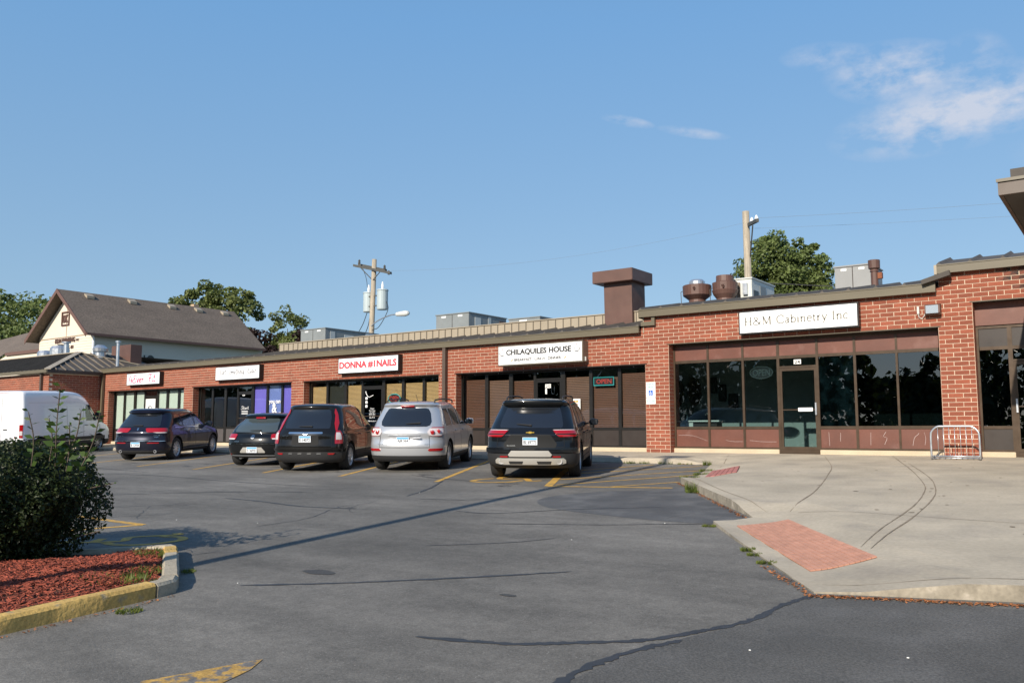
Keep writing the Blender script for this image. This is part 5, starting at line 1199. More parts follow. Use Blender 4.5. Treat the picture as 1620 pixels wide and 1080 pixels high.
    def handles(s, xs, z, m):
        for sg in (1, -1):
            for x in xs: y = s.side(x, z); MB().tube([(x-.1, sg*(y+.004), z), (x-.07, sg*(y+.035), z), (x+.07, sg*(y+.035), z), (x+.1, sg*(y+.004), z)], .013, 6).build('door_handle', m, s.root, local=True, smooth=True)
    def doorgaps(s, xs, z0, z1):
        for x in xs: s.both([(z0, x-.004, x+.004), ((z0+z1)/2, x-.004, x+.004), (z1, x-.004, x+.004)], 'panel_gap', M['gap'], off=.003, nc=1)
    def exhaust(s, ys, z, r, m, x=None):
        for y in ys:
            xx = (s.rear(y, z) if x is None else x); MB().lathe([(r*.8, .12), (r, .1), (r, -.03), (r*.82, -.03), (r*.8, .1)], (xx, y, z), ax='x', n=16).build('exhaust_pipe', m, s.root, local=True)
    def seat_shadow(s): pass

Wd = lambda *a: a
# ---- black crossover nearest (gold cross badge)
black = paint('paint_black', (.006, .007, .009)); navy = paint('paint_midnight', (.009, .01, .022), metal=.2); silver = paint('paint_silver', (.50, .51, .53), metal=.55, rough=.34); whitep = paint('paint_white', (.78, .79, .81), rough=.35); black2 = paint('paint_black_warm', (.007, .0065, .006)); black3 = paint('paint_black_gloss', (.005, .006, .007))
def suv(label, pm, L, W, H, belt, pos, head, wb, tr, clad, cladm, **k):
    w = W/2
    lv = [(.24, .16, L-.2, w-.10), (.32, .06, L-.1, w-.03), (.46, .015, L-.03, w-.005), (.62, .0, L, w), (.80, .04, L-.04, w-.005), (.92, k.get('r92', .085), L-.12, w-.015), (belt, k.get('rb', .13), L-.55, w-.045), (belt+.07, k.get('rb', .13)+.05, L-1.05, w-.06),
          (belt+.2, k.get('r2', .27), L-1.25, w-.10), (H-.14, k.get('r3', .47), L-1.75, w-.21), (H-.07, k.get('r4', .45), L-1.92, w-.25), (H-.025, k.get('r5', .5), L-2.1, w-.31), (H, k.get('r6', .66), L-2.35, w-.46)]
    c = Car(label, k.get('name', 'parked_car'), pm, lv, L, pos, head, rear_p=k.get('p', 2.7), cr=k.get('cr', .5), cf=.75)
    c.rimspec = k.get('rim', (5, .14, True, M['alloy'])); ax0 = k.get('ax0', .95)
    c.body(clad, cladm, (ax0, ax0+wb), k.get('wr', .36), tr); return c

A = suv('black crossover with silver lower bumper, twin exhausts and a gold badge', black, 4.86, 1.94, 1.66, 1.0, (-.38, -6.05), R(26.5), 2.86, 1.66, .56, M['plastic'], wr=.375, r92=.04, rb=.10, r2=.25, r3=.52, r4=.44, r5=.5, ax0=.98)
A.back([(1.06, -.64, .64), (1.12, -.66, .66), (1.3, -.62, .62), (1.5, -.55, .55), (1.53, -.5, .5)], 'rear_window', M['carglass'])
A.back([(1.535, -.58, .58), (1.565, -.6, .6), (1.60, -.58, .58)], 'spoiler', M['paint_gloss'] if 'paint_gloss' in M else black3, off=.05)
A.back([(1.515, -.14, .14), (1.53, -.14, .14)], 'high_brake_lamp', M['lampred'], off=.04)
A.corner_lamp([(.885, .60, .34), (.91, .56, .40), (.97, .50, .42), (1.0, .47, .42), (1.01, .50, .4)], 'tail_lamp', M['lampred'], off=.018)
A.corner_lamp([(1.008, .50, .40), (1.02, .46, .43)], 'tail_lamp_strip', M['lampclear'], off=.022)
A.corner_lamp([(.925, .56, .33), (.94, .54, .34)], 'tail_lamp_bar', M['gap'], off=.021)
A.back([(.66, -.52, .52), (.74, -.55, .55), (.9, -.44, .44), (.93, -.40, .40)], 'plate_recess', M['gap'], off=.004)
A.back([(.57, -.93, .93), (.62, -.94, .94), (.66, -.93, .93)], 'bumper_step', black, off=.03)
A.back([(.49, -.42, .42), (.53, -.45, .45), (.61, -.38, .38)], 'bumper_insert', M['silverpl'], off=.036)
A.back([(.33, -.60, .60), (.36, -.72, .72), (.42, -.72, .72), (.455, -.68, .68)], 'skid_plate', M['silverpl'], off=.03)
A.back([(.345, -.42, -.16), (.40, -.44, -.14)], 'skid_recess', M['plastic'], off=.034); A.back([(.345, .16, .42), (.40, .14, .44)], 'skid_recess', M['plastic'], off=.034)
A.exhaust((-.6, .6), .385, .055, M['alloy']); A.back([(.475, -.62, -.46), (.50, -.62, -.46)], 'reflector', M['lampred'], off=.03); A.back([(.475, .46, .62), (.50, .46, .62)], 'reflector', M['lampred'], off=.03)
A.back([(.615, -.1, .1), (.65, -.12, .12)], 'tailgate_grip', M['gap'], off=.037)
A.numberplate(.0, .80, 'BL 69T73'); A.rtext('', -.085, .085, .955, .995, M['gold'], 'badge', draw=([(0, .3), (.3, .3), (.36, 0), (.7, 0), (.66, .3), (1, .3), (1, .7), (.7, .7), (.64, 1), (.3, 1), (.34, .7), (0, .7)], [tuple(range(12))]))
A.rtext('BLAZER', .30, .48, .70, .718, M['grey'], 'lettering', off=.012)
A.wiper(-.02, .3, 1.12, .03); A.mirror(3.35, 1.05, black); A.rails(.75, 2.9, .60, 1.68, M['plastic']); A.handles((1.75, 2.7), .93, black); A.doorgaps((1.42, 2.35, 3.35), .45, 1.0)
for a, b, c, d in ((.95, 1.45, .8, 1.3), (1.55, 2.32, 1.5, 2.25), (2.4, 3.4, 2.35, 2.75)): A.both([(1.06, a, b), (1.12, a+.03, b), (1.3, a+.12, b-.25 if b > 3 else b), (1.48, c+.2 if a < 1 else c, d)], 'side_window', M['carglass2'])
A.both([(.32, 1.45, 3.3), (.42, 1.45, 3.35)], 'sill_cladding', M['plastic'], off=.02)

# ---- silver crossover
B = suv('silver crossover with roof rails, round lamp clusters and tinted rear window', silver, 4.68, 1.89, 1.68, 1.02, (-4.58, -5.38), R(28), 2.70, 1.60, .40, M['plastic'], wr=.36, r92=.03, rb=.07, r2=.2, r3=.42, r4=.36, r5=.42, ax0=.95, p=2.5, cr=.55, rim=(5, .16, True, M['alloy']))
B.back([(1.08, -.52, .52), (1.11, -.6, .6), (1.2, -.62, .62), (1.4, -.56, .56), (1.5, -.5, .5), (1.52, -.44, .44)], 'rear_window', M['carglass'])
B.back([(1.56, -.17, .17), (1.585, -.17, .17)], 'high_brake_lamp', M['lampred'], off=.03)
for o in B.corner_lamp([(.86, .66, .30), (.88, .60, .36), (.95, .56, .44), (1.03, .60, .5), (1.05, .68, .52)], 'tail_lamp', M['lampclear'], off=.016): pass
B.corner_lamp([(.852, .68, .3), (.862, .62, .34)], 'lamp_edge', M['lampred'], off=.02); B.corner_lamp([(1.035, .62, .5), (1.055, .66, .54)], 'lamp_edge', M['lampred'], off=.02)
for sg in (1, -1):
    for yy, zz in ((.675, .945), (.80, .965)):
        x = B.rear(yy, zz)-.012; MB().lathe([(.056, .0), (.052, -.02), (.02, -.03), (.005, -.03)], (x, sg*yy, zz), ax='x', n=18).build('lamp_bulb', M['lampred'], B.root, local=True)
B.back([(.66, -.42, .42), (.70, -.44, .44), (.88, -.40, .40)], 'plate_recess', silver, off=-.004) if False else None
B.back([(.862, -.38, .38), (.885, -.40, .40)], 'tailgate_trim', M['galv'], off=.02); B.back([(.58, -.60, .60), (.588, -.60, .60)], 'panel_gap', M['gap'], off=.004, nv=1)
B.both([(.44, .2, .21)], 'x', M['gap']) if False else None
B.numberplate(.02, .76, 'AJ8 364'); MB().tube([(B.rear(-.3, .83)-.03, -.22, .80), (B.rear(-.3, .83)-.035, -.42, .815)], .02, 6).build('tailgate_handle', M['alloy'], B.root, local=True)
B.back([(.745, .27, .34), (.80, .27, .34)], 'round_sticker', M['plate'], off=.01)
B.rtext('', -.06, .06, .94, .99, M['galv'], 'badge', draw=strokes([[(0, .5), (.2, .9), (.8, 1), (1, .5), (.8, .1), (.2, 0), (0, .5)], [(.3, .15), (.4, .8)], [(.6, .2), (.7, .85)], [(.35, .45), (.65, .55)]], .09))
B.rtext('SANTA FE', .42, .66, .66, .685, M['galv'], 'lettering'); B.rtext('GLS', -.62, -.5, .66, .685, M['galv'], 'lettering')
B.corner_lamp([(.50, .60, .30), (.53, .58, .34), (.56, .62, .32)], 'reflector', M['lampred'], off=.012)
B.back([(.26, -.8, .8), (.33, -.86, .86), (.385, -.84, .84)], 'lower_bumper', M['plastic'], off=.02)
B.wiper(-.04, .0, 1.14) if False else B.wiper(-.38, -.02, 1.17, -.02); B.mirror(3.3, 1.08, silver); B.rails(.7, 2.75, .60, 1.70, M['plastic']); B.handles((1.7, 2.6), .95, silver); B.doorgaps((1.42, 2.3, 3.25), .42, 1.0)
for a, b, c, d in ((.75, 1.4, .7, 1.3), (1.5, 2.25, 1.45, 2.15), (2.35, 3.3, 2.3, 2.7)): B.both([(1.09, a+.04, b), (1.13, a, b), (1.3, a+.05, b-.25 if b > 3 else b), (1.5, c+.2 if a < 1 else c, d)], 'side_window', M['carglass2'])
MB().tube([(1.0, -.1, 1.69), (.8, -.1, 1.86)], .006, 5).build('aerial', M['plastic'], B.root, local=True)
B.exhaust((-.35,), .28, .035, M['galv'], x=.35)

# ---- black crossover with tall pillar lamps
C_r = suv('black crossover with tall red pillar lamps and a chrome tailgate strip', black2, 4.52, 1.82, 1.68, 1.0, (-7.05, -6.35), R(29.5), 2.62, 1.56, .50, M['plastic'], wr=.345, r92=.05, rb=.09, r2=.22, r3=.46, r4=.45, r5=.5, ax0=.92, p=2.6, cr=.5, rim=(7, .12, False, M['alloy']))
C_r.back([(1.07, -.56, .56), (1.12, -.58, .58), (1.3, -.56, .56), (1.5, -.5, .5), (1.54, -.46, .46)], 'rear_window', M['carglass'])
C_r.corner_lamp([(.70, .73, .34), (.78, .72, .36), (1.0, .72, .36), (1.02, .72, .35)], 'tail_lamp', M['lampred'], off=.014)
C_r.corner_lamp([(.80, .74, .31), (.97, .735, .31)], 'reversing_lamp', M['lampclear'], off=.018)
C_r.corner_lamp([(1.02, .745, .26), (1.2, .74, .36), (1.4, .665, .54), (1.56, .59, .62)], 'pillar_lamp', M['lampred'], off=.014)
C_r.back([(.94, -.42, .42), (.955, -.44, .44), (.985, -.42, .42)], 'chrome_strip', M['chrome'], off=.02)
C_r.back([(.67, -.33, .33), (.69, -.35, .35), (.91, -.33, .33)], 'plate_recess', M['gap'], off=.004)
C_r.numberplate(.0, .82, 'E 14072'); C_r.rtext('', -.05, .05, .925, .995, M['chrome'], 'badge', draw=strokes([[(.1, 0), (0, .5), (.15, 1), (.85, 1), (1, .5), (.9, 0), (.1, 0)], [(.3, .15), (.3, .85)], [(.7, .15), (.7, .85)], [(.3, .5), (.7, .5)]], .13), off=.024)
C_r.rtext('CR-V', .42, .60, .885, .91, M['chrome'], 'lettering'); C_r.rtext('EX', .47, .53, .83, .85, M['chrome'], 'lettering')
C_r.back([(.545, -.86, .86), (.56, -.87, .87), (.585, -.87, .87)], 'bumper_lip', black2, off=.03); C_r.back([(.25, -.78, .78), (.35, -.84, .84), (.47, -.86, .86)], 'lower_bumper', M['plastic'], off=.02)
for y in (-.36, -.12, .12, .36): C_r.back([(.455, y-.05, y+.05), (.475, y-.05, y+.05)], 'chrome_bead', M['chrome'], off=.028, nc=3)
C_r.corner_lamp([(.44, .58, .14), (.475, .57, .16)], 'reflector', M['lampred'], off=.026)
C_r.wiper(-.15, .2, 1.13); C_r.mirror(3.15, 1.05, black2); C_r.handles((1.7, 2.55), .9, black2); C_r.doorgaps((1.4, 2.25, 3.1), .42, 1.0)
C_r.both([(1.06, .95, 3.15), (1.10, .8, 3.1), (1.25, .78, 2.95), (1.4, .9, 2.75), (1.5, 1.1, 2.5), (1.545, 1.45, 2.2)], 'side_window', M['carglass2'], nc=16); C_r.both([(1.07, 2.2, 2.26), (1.3, 2.18, 2.24), (1.53, 2.14, 2.2)], 'window_pillar', M['plastic'], off=.01)
C_r.both([(1.04, .85, 3.1), (1.052, .85, 3.1)], 'chrome_line', M['chrome'], off=.008); C_r.exhaust((-.5,), .28, .035, M['galv'], x=.3); C_r.both([(.26, 1.4, 3.1), (.38, 1.4, 3.1)], 'sill_cladding', M['plastic'], off=.02)

# ---- small black hatchback
D = suv('small black hatchback with a round badge squeezed beside the pillar lamp crossover', black3, 4.2, 1.78, 1.46, .93, (-10.1, -5.6), R(26), 2.58, 1.5, .32, M['plastic'], wr=.315, r92=.13, rb=.12, r2=.3, r3=.58, r4=.5, r5=.56, ax0=.8, p=2.5, cr=.5, rim=(5, .16, False, M['alloy']))
D.back([(.95, -.58, .58), (1.0, -.62, .62), (1.15, -.58, .58), (1.29, -.52, .52), (1.32, -.46, .46)], 'rear_window', mat('car_glass_pale', (.05, .065, .07), .04, spec=.8, coat=.6)); D.back([(1.335, -.14, .14), (1.36, -.14, .14)], 'high_brake_lamp', M['lampred'], off=.04)
D.corner_lamp([(.75, .56, .36), (.77, .52, .4), (.88, .5, .42), (.9, .54, .40)], 'tail_lamp', M['lampred'], off=.014); D.corner_lamp([(.75, .56, .34), (.785, .54, .36)], 'reversing_lamp', M['lampclear'], off=.018)
D.rtext('', -.055, .055, .77, .88, M['chrome'], 'badge', draw=strokes([[(.5+.5*math.cos(a*math.pi/8), .5+.5*math.sin(a*math.pi/8)) for a in range(17)], ([(.2, .8), (.38, .2), (.5, .5), (.62, .2), (.8, .8)], 1), ([(.35, .9), (.5, .6), (.65, .9)], 1)], .1))
D.back([(.62, -.82, .82), (.635, -.82, .82)], 'bumper_edge', M['chrome'], off=.02); D.back([(.39, -.36, .36), (.42, -.37, .37), (.54, -.27, .27)], 'plate_recess', M['silverpl'], off=.012)
D.numberplate(0, .47, 'S 36931'); D.corner_lamp([(.33, .72, .2), (.36, .7, .22)], 'reflector', M['lampred'], off=.012); D.wiper(-.2, .12, 1.0); D.mirror(2.9, .98, black3); D.handles((1.6, 2.5), .85, black3)
D.back([(.30, -.7, .7), (.315, -.7, .7)], 'bumper_crease', M['galv'], off=.01)
D.both([(.99, .8, 2.9), (1.1, .85, 2.7), (1.25, .95, 2.4), (1.32, 1.2, 2.2)], 'side_window', M['carglass2'], nc=14); D.exhaust((.45,), .24, .03, M['galv'], x=.25); D.rtext('GOLF', .40, .55, .69, .71, M['chrome'], 'lettering')

# ---- dark blue crossover at left
E_ = suv('midnight blue crossover with broad winged tail lamps beside the white van', navy, 4.74, 1.82, 1.69, 1.03, (-16.55, -5.2), R(31.5), 2.82, 1.54, .36, M['plastic'], wr=.37, r92=.05, rb=.12, r2=.28, r3=.56, r4=.48, r5=.54, ax0=.98, p=2.6, cr=.5, rim=(10, .085, False, M['alloy']))
E_.back([(1.10, -.6, .6), (1.14, -.64, .64), (1.3, -.6, .6), (1.5, -.53, .53), (1.54, -.5, .5)], 'rear_window', M['carglass']); E_.back([(1.56, -.58, .58), (1.6, -.58, .58)], 'spoiler', navy, off=.05)
E_.corner_lamp([(.93, .34, .30), (.95, .30, .36), (1.0, .27, .42), (1.045, .25, .44), (1.06, .28, .42)], 'tail_lamp', M['lampred'], off=.016); E_.corner_lamp([(.905, .62, .32), (.93, .5, .36)], 'reversing_lamp', M['lampclear'], off=.018)
E_.back([(.985, -.022, .022), (1.06, -.022, .022)], 'badge', M['chrome'], off=.02, nc=2); E_.rtext('LINCOLN', .48, .74, .80, .825, M['chrome'], 'lettering'); E_.rtext('MKX', -.72, -.54, .82, .85, M['chrome'], 'lettering'); E_.rtext('AWD', -.68, -.56, .77, .79, M['chrome'], 'lettering')
E_.back([(.645, -.85, .85), (.66, -.85, .85)], 'chrome_strip', M['chrome'], off=.02); E_.numberplate(.02, .545, 'B 13934', w=.305)
E_.back([(.58, .36, .7), (.61, .36, .7)], 'reflector', M['lampred'], off=.012); E_.back([(.58, -.7, -.36), (.61, -.7, -.36)], 'reflector', M['lampred'], off=.012)
E_.back([(.25, -.8, .8), (.34, -.86, .86)], 'lower_bumper', M['plastic'], off=.02); E_.exhaust((-.58, .58), .32, .045, M['alloy']); E_.wiper(-.12, .22, 1.15); E_.mirror(3.25, 1.08, navy); E_.handles((1.75, 2.65), .96, M['chrome']); E_.doorgaps((1.45, 2.35, 3.25), .42, 1.02)
for a, b, c, d in ((.85, 1.4, .8, 1.3), (1.5, 2.28, 1.45, 2.2), (2.38, 3.25, 2.32, 2.7)): E_.both([(1.11, a+.04, b), (1.15, a, b), (1.32, a+.05, b-.25 if b > 3 else b), (1.5, c+.25 if a < 1 else c, d)], 'side_window', M['carglass2'])
E_.both([(1.07, .9, 3.3), (1.082, .9, 3.3)], 'chrome_line', M['chrome'], off=.008); E_.both([(.36, 1.45, 3.3), (.372, 1.45, 3.3)], 'chrome_line', M['chrome'], off=.014)

# ---- white high-roof van
L = 5.3; w = .97; H = 2.52
lv = [(.26, .06, L-.15, w-.06), (.34, .02, L-.05, w-.015), (.55, .0, L, w), (.85, .0, L-.03, w), (1.05, .005, L-.15, w-.005), (1.2, .01, L-.45, w-.01), (1.3, .012, L-.72, w-.012), (1.5, .02, L-.88, w-.02), (1.95, .035, L-1.22, w-.05), (2.2, .045, L-1.45, w-.075), (2.38, .06, L-1.72, w-.11), (2.47, .09, L-2.0, w-.17), (H, .2, L-2.4, w-.32)]
V = Car('white high roof delivery van parked at the far left', 'delivery_van', whitep, lv, L, (-25.45, -5.35), R(23), rear_p=4.5, cr=.22, cf=.7, group=None, cat='van'); V.rimspec = (8, .1, False, M['galv'])
V.body(.5, M['plastic'], (.95, 4.2), .35, 1.66)
V.back([(.28, -.93, .93), (.52, -.95, .95)], 'rear_bumper', M['plastic'], off=.06); V.back([(.58, -.006, .006), (2.3, -.006, .006)], 'panel_gap', M['gap'], off=.004, nv=8, nc=1)
for sg in (1, -1): V.back([(.72, sg*.81 if sg > 0 else -.93, .93 if sg > 0 else -.81), (1.22, sg*.81 if sg > 0 else -.93, .93 if sg > 0 else -.81)], 'tail_lamp', M['lampred'], off=.02, nc=4)
for sg in (1, -1): V.back([(.82, .82 if sg > 0 else -.92, .92 if sg > 0 else -.82), (.98, .82 if sg > 0 else -.92, .92 if sg > 0 else -.82)], 'reversing_lamp', M['lampclear'], off=.026, nc=4)
V.numberplate(-.5, .42, '535 K', blue=False); V.back([(1.02, -.28, -.1), (1.06, -.28, -.1)], 'door_handle', M['plastic'], off=.02); V.back([(.72, -.74, -.6), (.75, -.74, -.6)], 'badge', M['lampred'], off=.012); V.back([(2.44, -.3, .3), (2.46, -.3, .3)], 'high_brake_lamp', M['lampred'], off=.01)
V.both([(1.30, 3.45, 4.45), (1.4, 3.42, 4.4), (1.65, 3.4, 4.2), (1.85, 3.42, 3.98), (1.95, 3.46, 3.82)], 'side_window', M['carglass2'])
V.both([(.52, .3, 4.9), (.66, .3, 4.9)], 'side_moulding', M['plastic'], off=.018); V.both([(2.05, .35, 3.1), (2.065, .35, 3.1)], 'body_crease', M['galv'], off=.004); V.both([(1.28, .4, 2.3), (1.29, .4, 2.3)], 'body_crease', M['galv'], off=.004)
V.doorgaps((2.35, 3.3, 4.25), .66, 1.9); V.handles((2.5, 3.45), 1.12, M['plastic']); V.mirror(4.2, 1.35, M['plastic']); V.mirror(4.2, 1.5, M['plastic'])

V._patch(lambda a, z: (V.at(z)[2]-V.cf*(1-(1-min(1, abs(a)/V.at(z)[3])**V.pf)**(1/V.pf)), a, z), [(1.30, -.74, .74), (1.5, -.76, .76), (1.9, -.74, .74), (2.1, -.68, .68)], 10, .006, 'windscreen', M['carglass'], None, 3, cen=lambda p: (V.L/2, 0, p.z-.2))
for cz_ in (.72, 1.0, 1.75, 1.9): V.both([(cz_, 1.0, 3.2), (cz_+.008, 1.0, 3.2)], 'body_crease', M['galv'], off=.003)

for c_, y_, z0_, z1_ in ((A, .70, .68, 1.02), (B, .62, .59, .86), (C_r, .66, .6, .98), (D, .56, .64, .92), (E_, .72, .67, .9)):
    for sg in (1, -1): c_.back([(z0_, sg*y_-.0035, sg*y_+.0035), (z1_, sg*y_*.97-.0035, sg*y_*.97+.0035)], 'panel_gap', M['gap'], off=.003, nc=1)
    c_.back([(z0_-.006, -y_, y_), (z0_, -y_, y_)], 'panel_gap', M['gap'], off=.003, nv=1)
for c_, rows_ in ((A, (1.35, 2.9)), (B, (1.3, 2.85)), (E_, (1.3, 2.9))):
    c_.both([(.70, rows_[0], rows_[1]+.4), (.712, rows_[0], rows_[1]+.4)], 'body_crease', c_.paint, off=.012)
# ================================================================== VEGETATION
def leafmat(name, col, var=.35, tr=.35):
    m = bpy.data.materials.new(name); m.use_nodes = True; t = m.node_tree; t.nodes.clear(); nn = t.nodes.new; L = t.links.new
    o = nn('ShaderNodeOutputMaterial'); at = nn('ShaderNodeAttribute'); at.attribute_name = 'rnd'
    mr = nn('ShaderNodeMapRange'); mr.inputs['To Min'].default_value = 1-var; mr.inputs['To Max'].default_value = 1+var; L(at.outputs['Fac'], mr.inputs['Value'])
    tcn = nn('ShaderNodeTexCoord'); no = nn('ShaderNodeTexNoise'); no.inputs['Scale'].default_value = .6; L(tcn.outputs['Object'], no.inputs['Vector'])
    mx = nn('ShaderNodeMix'); mx.data_type = 'RGBA'; mx.inputs['A'].default_value = (*col, 1); mx.inputs['B'].default_value = (col[0]*1.5, col[1]*1.15, col[2]*.8, 1); L(no.outputs['Fac'], mx.inputs['Factor'])
    sc = nn('ShaderNodeVectorMath'); sc.operation = 'SCALE'; L(mx.outputs['Result'], sc.inputs[0]); L(mr.outputs[0], sc.inputs['Scale'])
    p = nn('ShaderNodeBsdfPrincipled'); p.inputs['Roughness'].default_value = .5; p.inputs['Specular IOR Level'].default_value = .35; L(sc.outputs[0], p.inputs['Base Color'])
    tl = nn('ShaderNodeBsdfTranslucent'); L(sc.outputs[0], tl.inputs[0]); mix = nn('ShaderNodeMixShader'); mix.inputs[0].default_value = tr; L(p.outputs[0], mix.inputs[1]); L(tl.outputs[0], mix.inputs[2]); L(mix.outputs[0], o.inputs[0]); return m
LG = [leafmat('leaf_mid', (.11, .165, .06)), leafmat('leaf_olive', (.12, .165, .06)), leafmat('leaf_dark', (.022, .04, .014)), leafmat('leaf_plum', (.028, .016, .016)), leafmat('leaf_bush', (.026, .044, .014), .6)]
M['bark'] = mat('bark', (.09, .07, .05), .95, n1=.25, s1=5, bump=.4, bs=20)
rg = random.Random(11)
def rdir():
    z = rg.uniform(-1, 1); a = rg.uniform(0, 2*math.pi); s = math.sqrt(1-z*z); return Vector((s*math.cos(a), s*math.sin(a), z))
def add_leaf(mb, p, size, nrm, shape=0):
    a = nrm.orthogonal().normalized(); b = nrm.cross(a); th = rg.uniform(0, 6.28); u = a*math.cos(th)+b*math.sin(th); v = nrm.cross(u)
    s = size*rg.uniform(.6, 1.3); l = u*s; w = v*s*.36; fold = nrm*s*.12
    o = len(mb.v)
    mb.v += [tuple(p-l*.5), tuple(p-l*.1+w+fold), tuple(p+l*.5), tuple(p-l*.1-w+fold)]; mb.f.append((o, o+3, o+2, o+1)); mb.m.append(0); mb.r.append(rg.random())
def tree(name, label, base, h, clumps, leaf, m, nl, group, trunk_r=.25, lim=True):
    """clumps: (dx,dy,z, rx, rz)"""
    t = thing(name, label, 'tree', base, group=group); bx, by, bz = base; mb = MB()
    tot = sum(c[3]*c[3]+c[3]*c[4] for c in clumps)
    for (dx, dy, z, rx, rz) in clumps:
        n = int(nl*(rx*rx+rx*rz)/tot); c = Vector((bx+dx, by+dy, bz+z))
        # sub-clusters give the outline its lumps and gaps
        subs = [(rdir(), rg.uniform(.55, 1.0), rg.uniform(.2, .42)) for _ in range(34)]
        for _ in range(n):
            d, rr, sr = rg.choice(subs); e = rdir()*sr*rg.uniform(.4, 1)**.5
            q = Vector((d.x*rr+e.x, d.y*rr+e.y, d.z*rr+e.z*.7)); p = c+Vector((q.x*rx, q.y*rx, q.z*rz))
            nr = (rdir()*.9+Vector((q.x, q.y, abs(q.z)+.5))*.6).normalized(); add_leaf(mb, p, leaf, nr)
    mb.build('crown', m, t, attr=True)
    tb = MB(); top_ = bz+h*.55; tb.tube([(bx, by, bz-.3), (bx+.1, by, bz+h*.3), (bx, by, top_)], [trunk_r, trunk_r*.8, trunk_r*.5], 8)
    for (dx, dy, z, rx, rz) in clumps: tb.tube(catmull([(bx, by, bz+h*.28), (bx+dx*.5, by+dy*.5, bz+(h*.28+z)*.5+.3), (bx+dx, by+dy, bz+z)], 3), [trunk_r*.55]*3+[trunk_r*.35]*3+[trunk_r*.15], 6)
    tb.build('trunk', M['bark'], t); return t
TG = 'trees beyond the roofs'
def cl(*a): return list(a)
tree('broadleaf_tree', 'big dark green tree at the far left edge behind the gabled building', (-92, 22, 0), 18, [(-3, -2, 10, 6, 5), (5, 1, 12.2, 4.2, 3.4), (-2, 1, 13.6, 4, 2.6), (2, -2, 7, 5, 4), (9, 2, 9.5, 4.5, 4), (7, 0, 5, 5, 3)], .42, LG[0], 26000, TG, .5)
tree('broadleaf_tree', 'light green broad tree standing above the middle of the shingle roof', (-77, 37, 0), 19, [(-2.8, 0, 13.0, 3.3, 3.0), (1.2, 0, 14.6, 3.0, 3.2), (4.9, .8, 13.2, 3.0, 3.4), (-.5, 1, 11, 4, 3), (5.5, 1, 9.6, 2.6, 2.6)], .38, LG[1], 26000, TG, .45)
tree('plum_tree', 'very dark purplish tree right of the shingle roof end', (-63, 34.5, 0), 12, [(-1.5, 0, 8.8, 2.7, 2.5), (2.0, 0, 6.4, 3.0, 2.6), (-2.5, 0, 5, 3, 3), (5.4, .6, 7.6, 1.9, 1.7), (5.8, .6, 10.0, .7, .7)], .32, LG[3], 18000, TG, .35)
tree('young_tree', 'paler thin crowned tree between the dark tree and the sky', (-62, 37, 0), 13, [(.5, 0, 11.2, 1.9, 2.0), (-1.2, 0, 9.2, 2, 1.8), (2.2, 0, 8.9, 2.0, 1.6)], .3, LG[1], 6500, TG, .2)
tree('round_tree', 'round green tree behind the square topped pole', (-9.6, 37.5, 0), 14.5, [(-2.5, 0, 10.0, 1.7, 1.7), (-.6, 0, 12.4, 2.1, 2.0), (1.5, .5, 12.0, 1.6, 1.7), (.2, 0, 9.2, 3.0, 2.4), (2.3, .5, 9, 1.8, 2.0), (-3.3, -.3, 8.4, 1.3, 1.4), (0, 0, 7, 3.4, 2), (-.8, 0, 10.8, 2.6, 2.0), (1.2, 0, 10, 2.4, 2.2)], .24, LG[0], 48000, TG, .35)
tree('distant_tree', 'tiny dark treetops peeping over the beige screen by the transformer pole', (-45, 52, 0), 10, [(-5, 0, 6.6, 3.0, 2.2), (-1, 0, 7.2, 2.3, 2.6), (3, 0, 6.3, 2.8, 2), (7, 0, 7.0, 2, 2)], .5, LG[2], 3000, TG, .25)
# across the road, behind the camera (they stand in the window reflections)
TB = 'trees across the road'
for i, (x, y, h, r, lb) in enumerate(((-70, -58, 9, 5, 'wide tree at the west end across the road'), (-52, -62, 11, 5.5, 'tall tree across the road opposite the fit studio'), (-34, -57, 9, 5, 'tree across the road opposite the purple windows'), (-17, -60, 10, 5, 'tree across the road opposite the nail salon'), (-3, -56, 8, 4.5, 'tree across the road opposite the restaurant'),
                               (10, -60, 8.5, 4.5, 'tree across the road behind the camera'), (21, -56, 9.5, 4, 'tall tree across the road opposite the cabinet shop'), (33, -60, 5.8, 5, 'low tree across the road at the right'), (48, -60, 6.5, 5.5, 'low spreading tree far right across the road'), (64, -62, 8, 6, 'last tree at the east end across the road'))):
    tree('roadside_tree', lb, (x, y, -1.2), h, [(-r*.5, 0, h*.55, r*.7, h*.3), (r*.5, .4, h*.58, r*.7, h*.3), (0, 0, h*.75, r*.6, h*.24), (0, -1, h*.35, r, h*.3)], .8, LG[2], 2200, TB, .3)
hd_ = MB()
def hedge_top(x): return 11.2+1.1*math.sin(x*.33)+.8*math.sin(x*.81+1)-4.6*ss(-12.5, -9, x)+4.8*ss(-4, 0, x)-.03*max(0, -20-x)
for _ in range(44000):
    x = rg.uniform(-130, 100); hgt = max(3, hedge_top(x)); add_leaf(hd_, Vector((x, -63+rg.uniform(-1.5, 1.5), -1.2+hgt*rg.random()**.8)), .8, (rdir()+Vector((0, .8, .3))).normalized())
o = hd_.build('far_wood', LG[2], attr=True, kind='stuff'); tag(o, 'dark belt of woodland along the far side of the road behind the camera', 'woodland', kind='stuff')
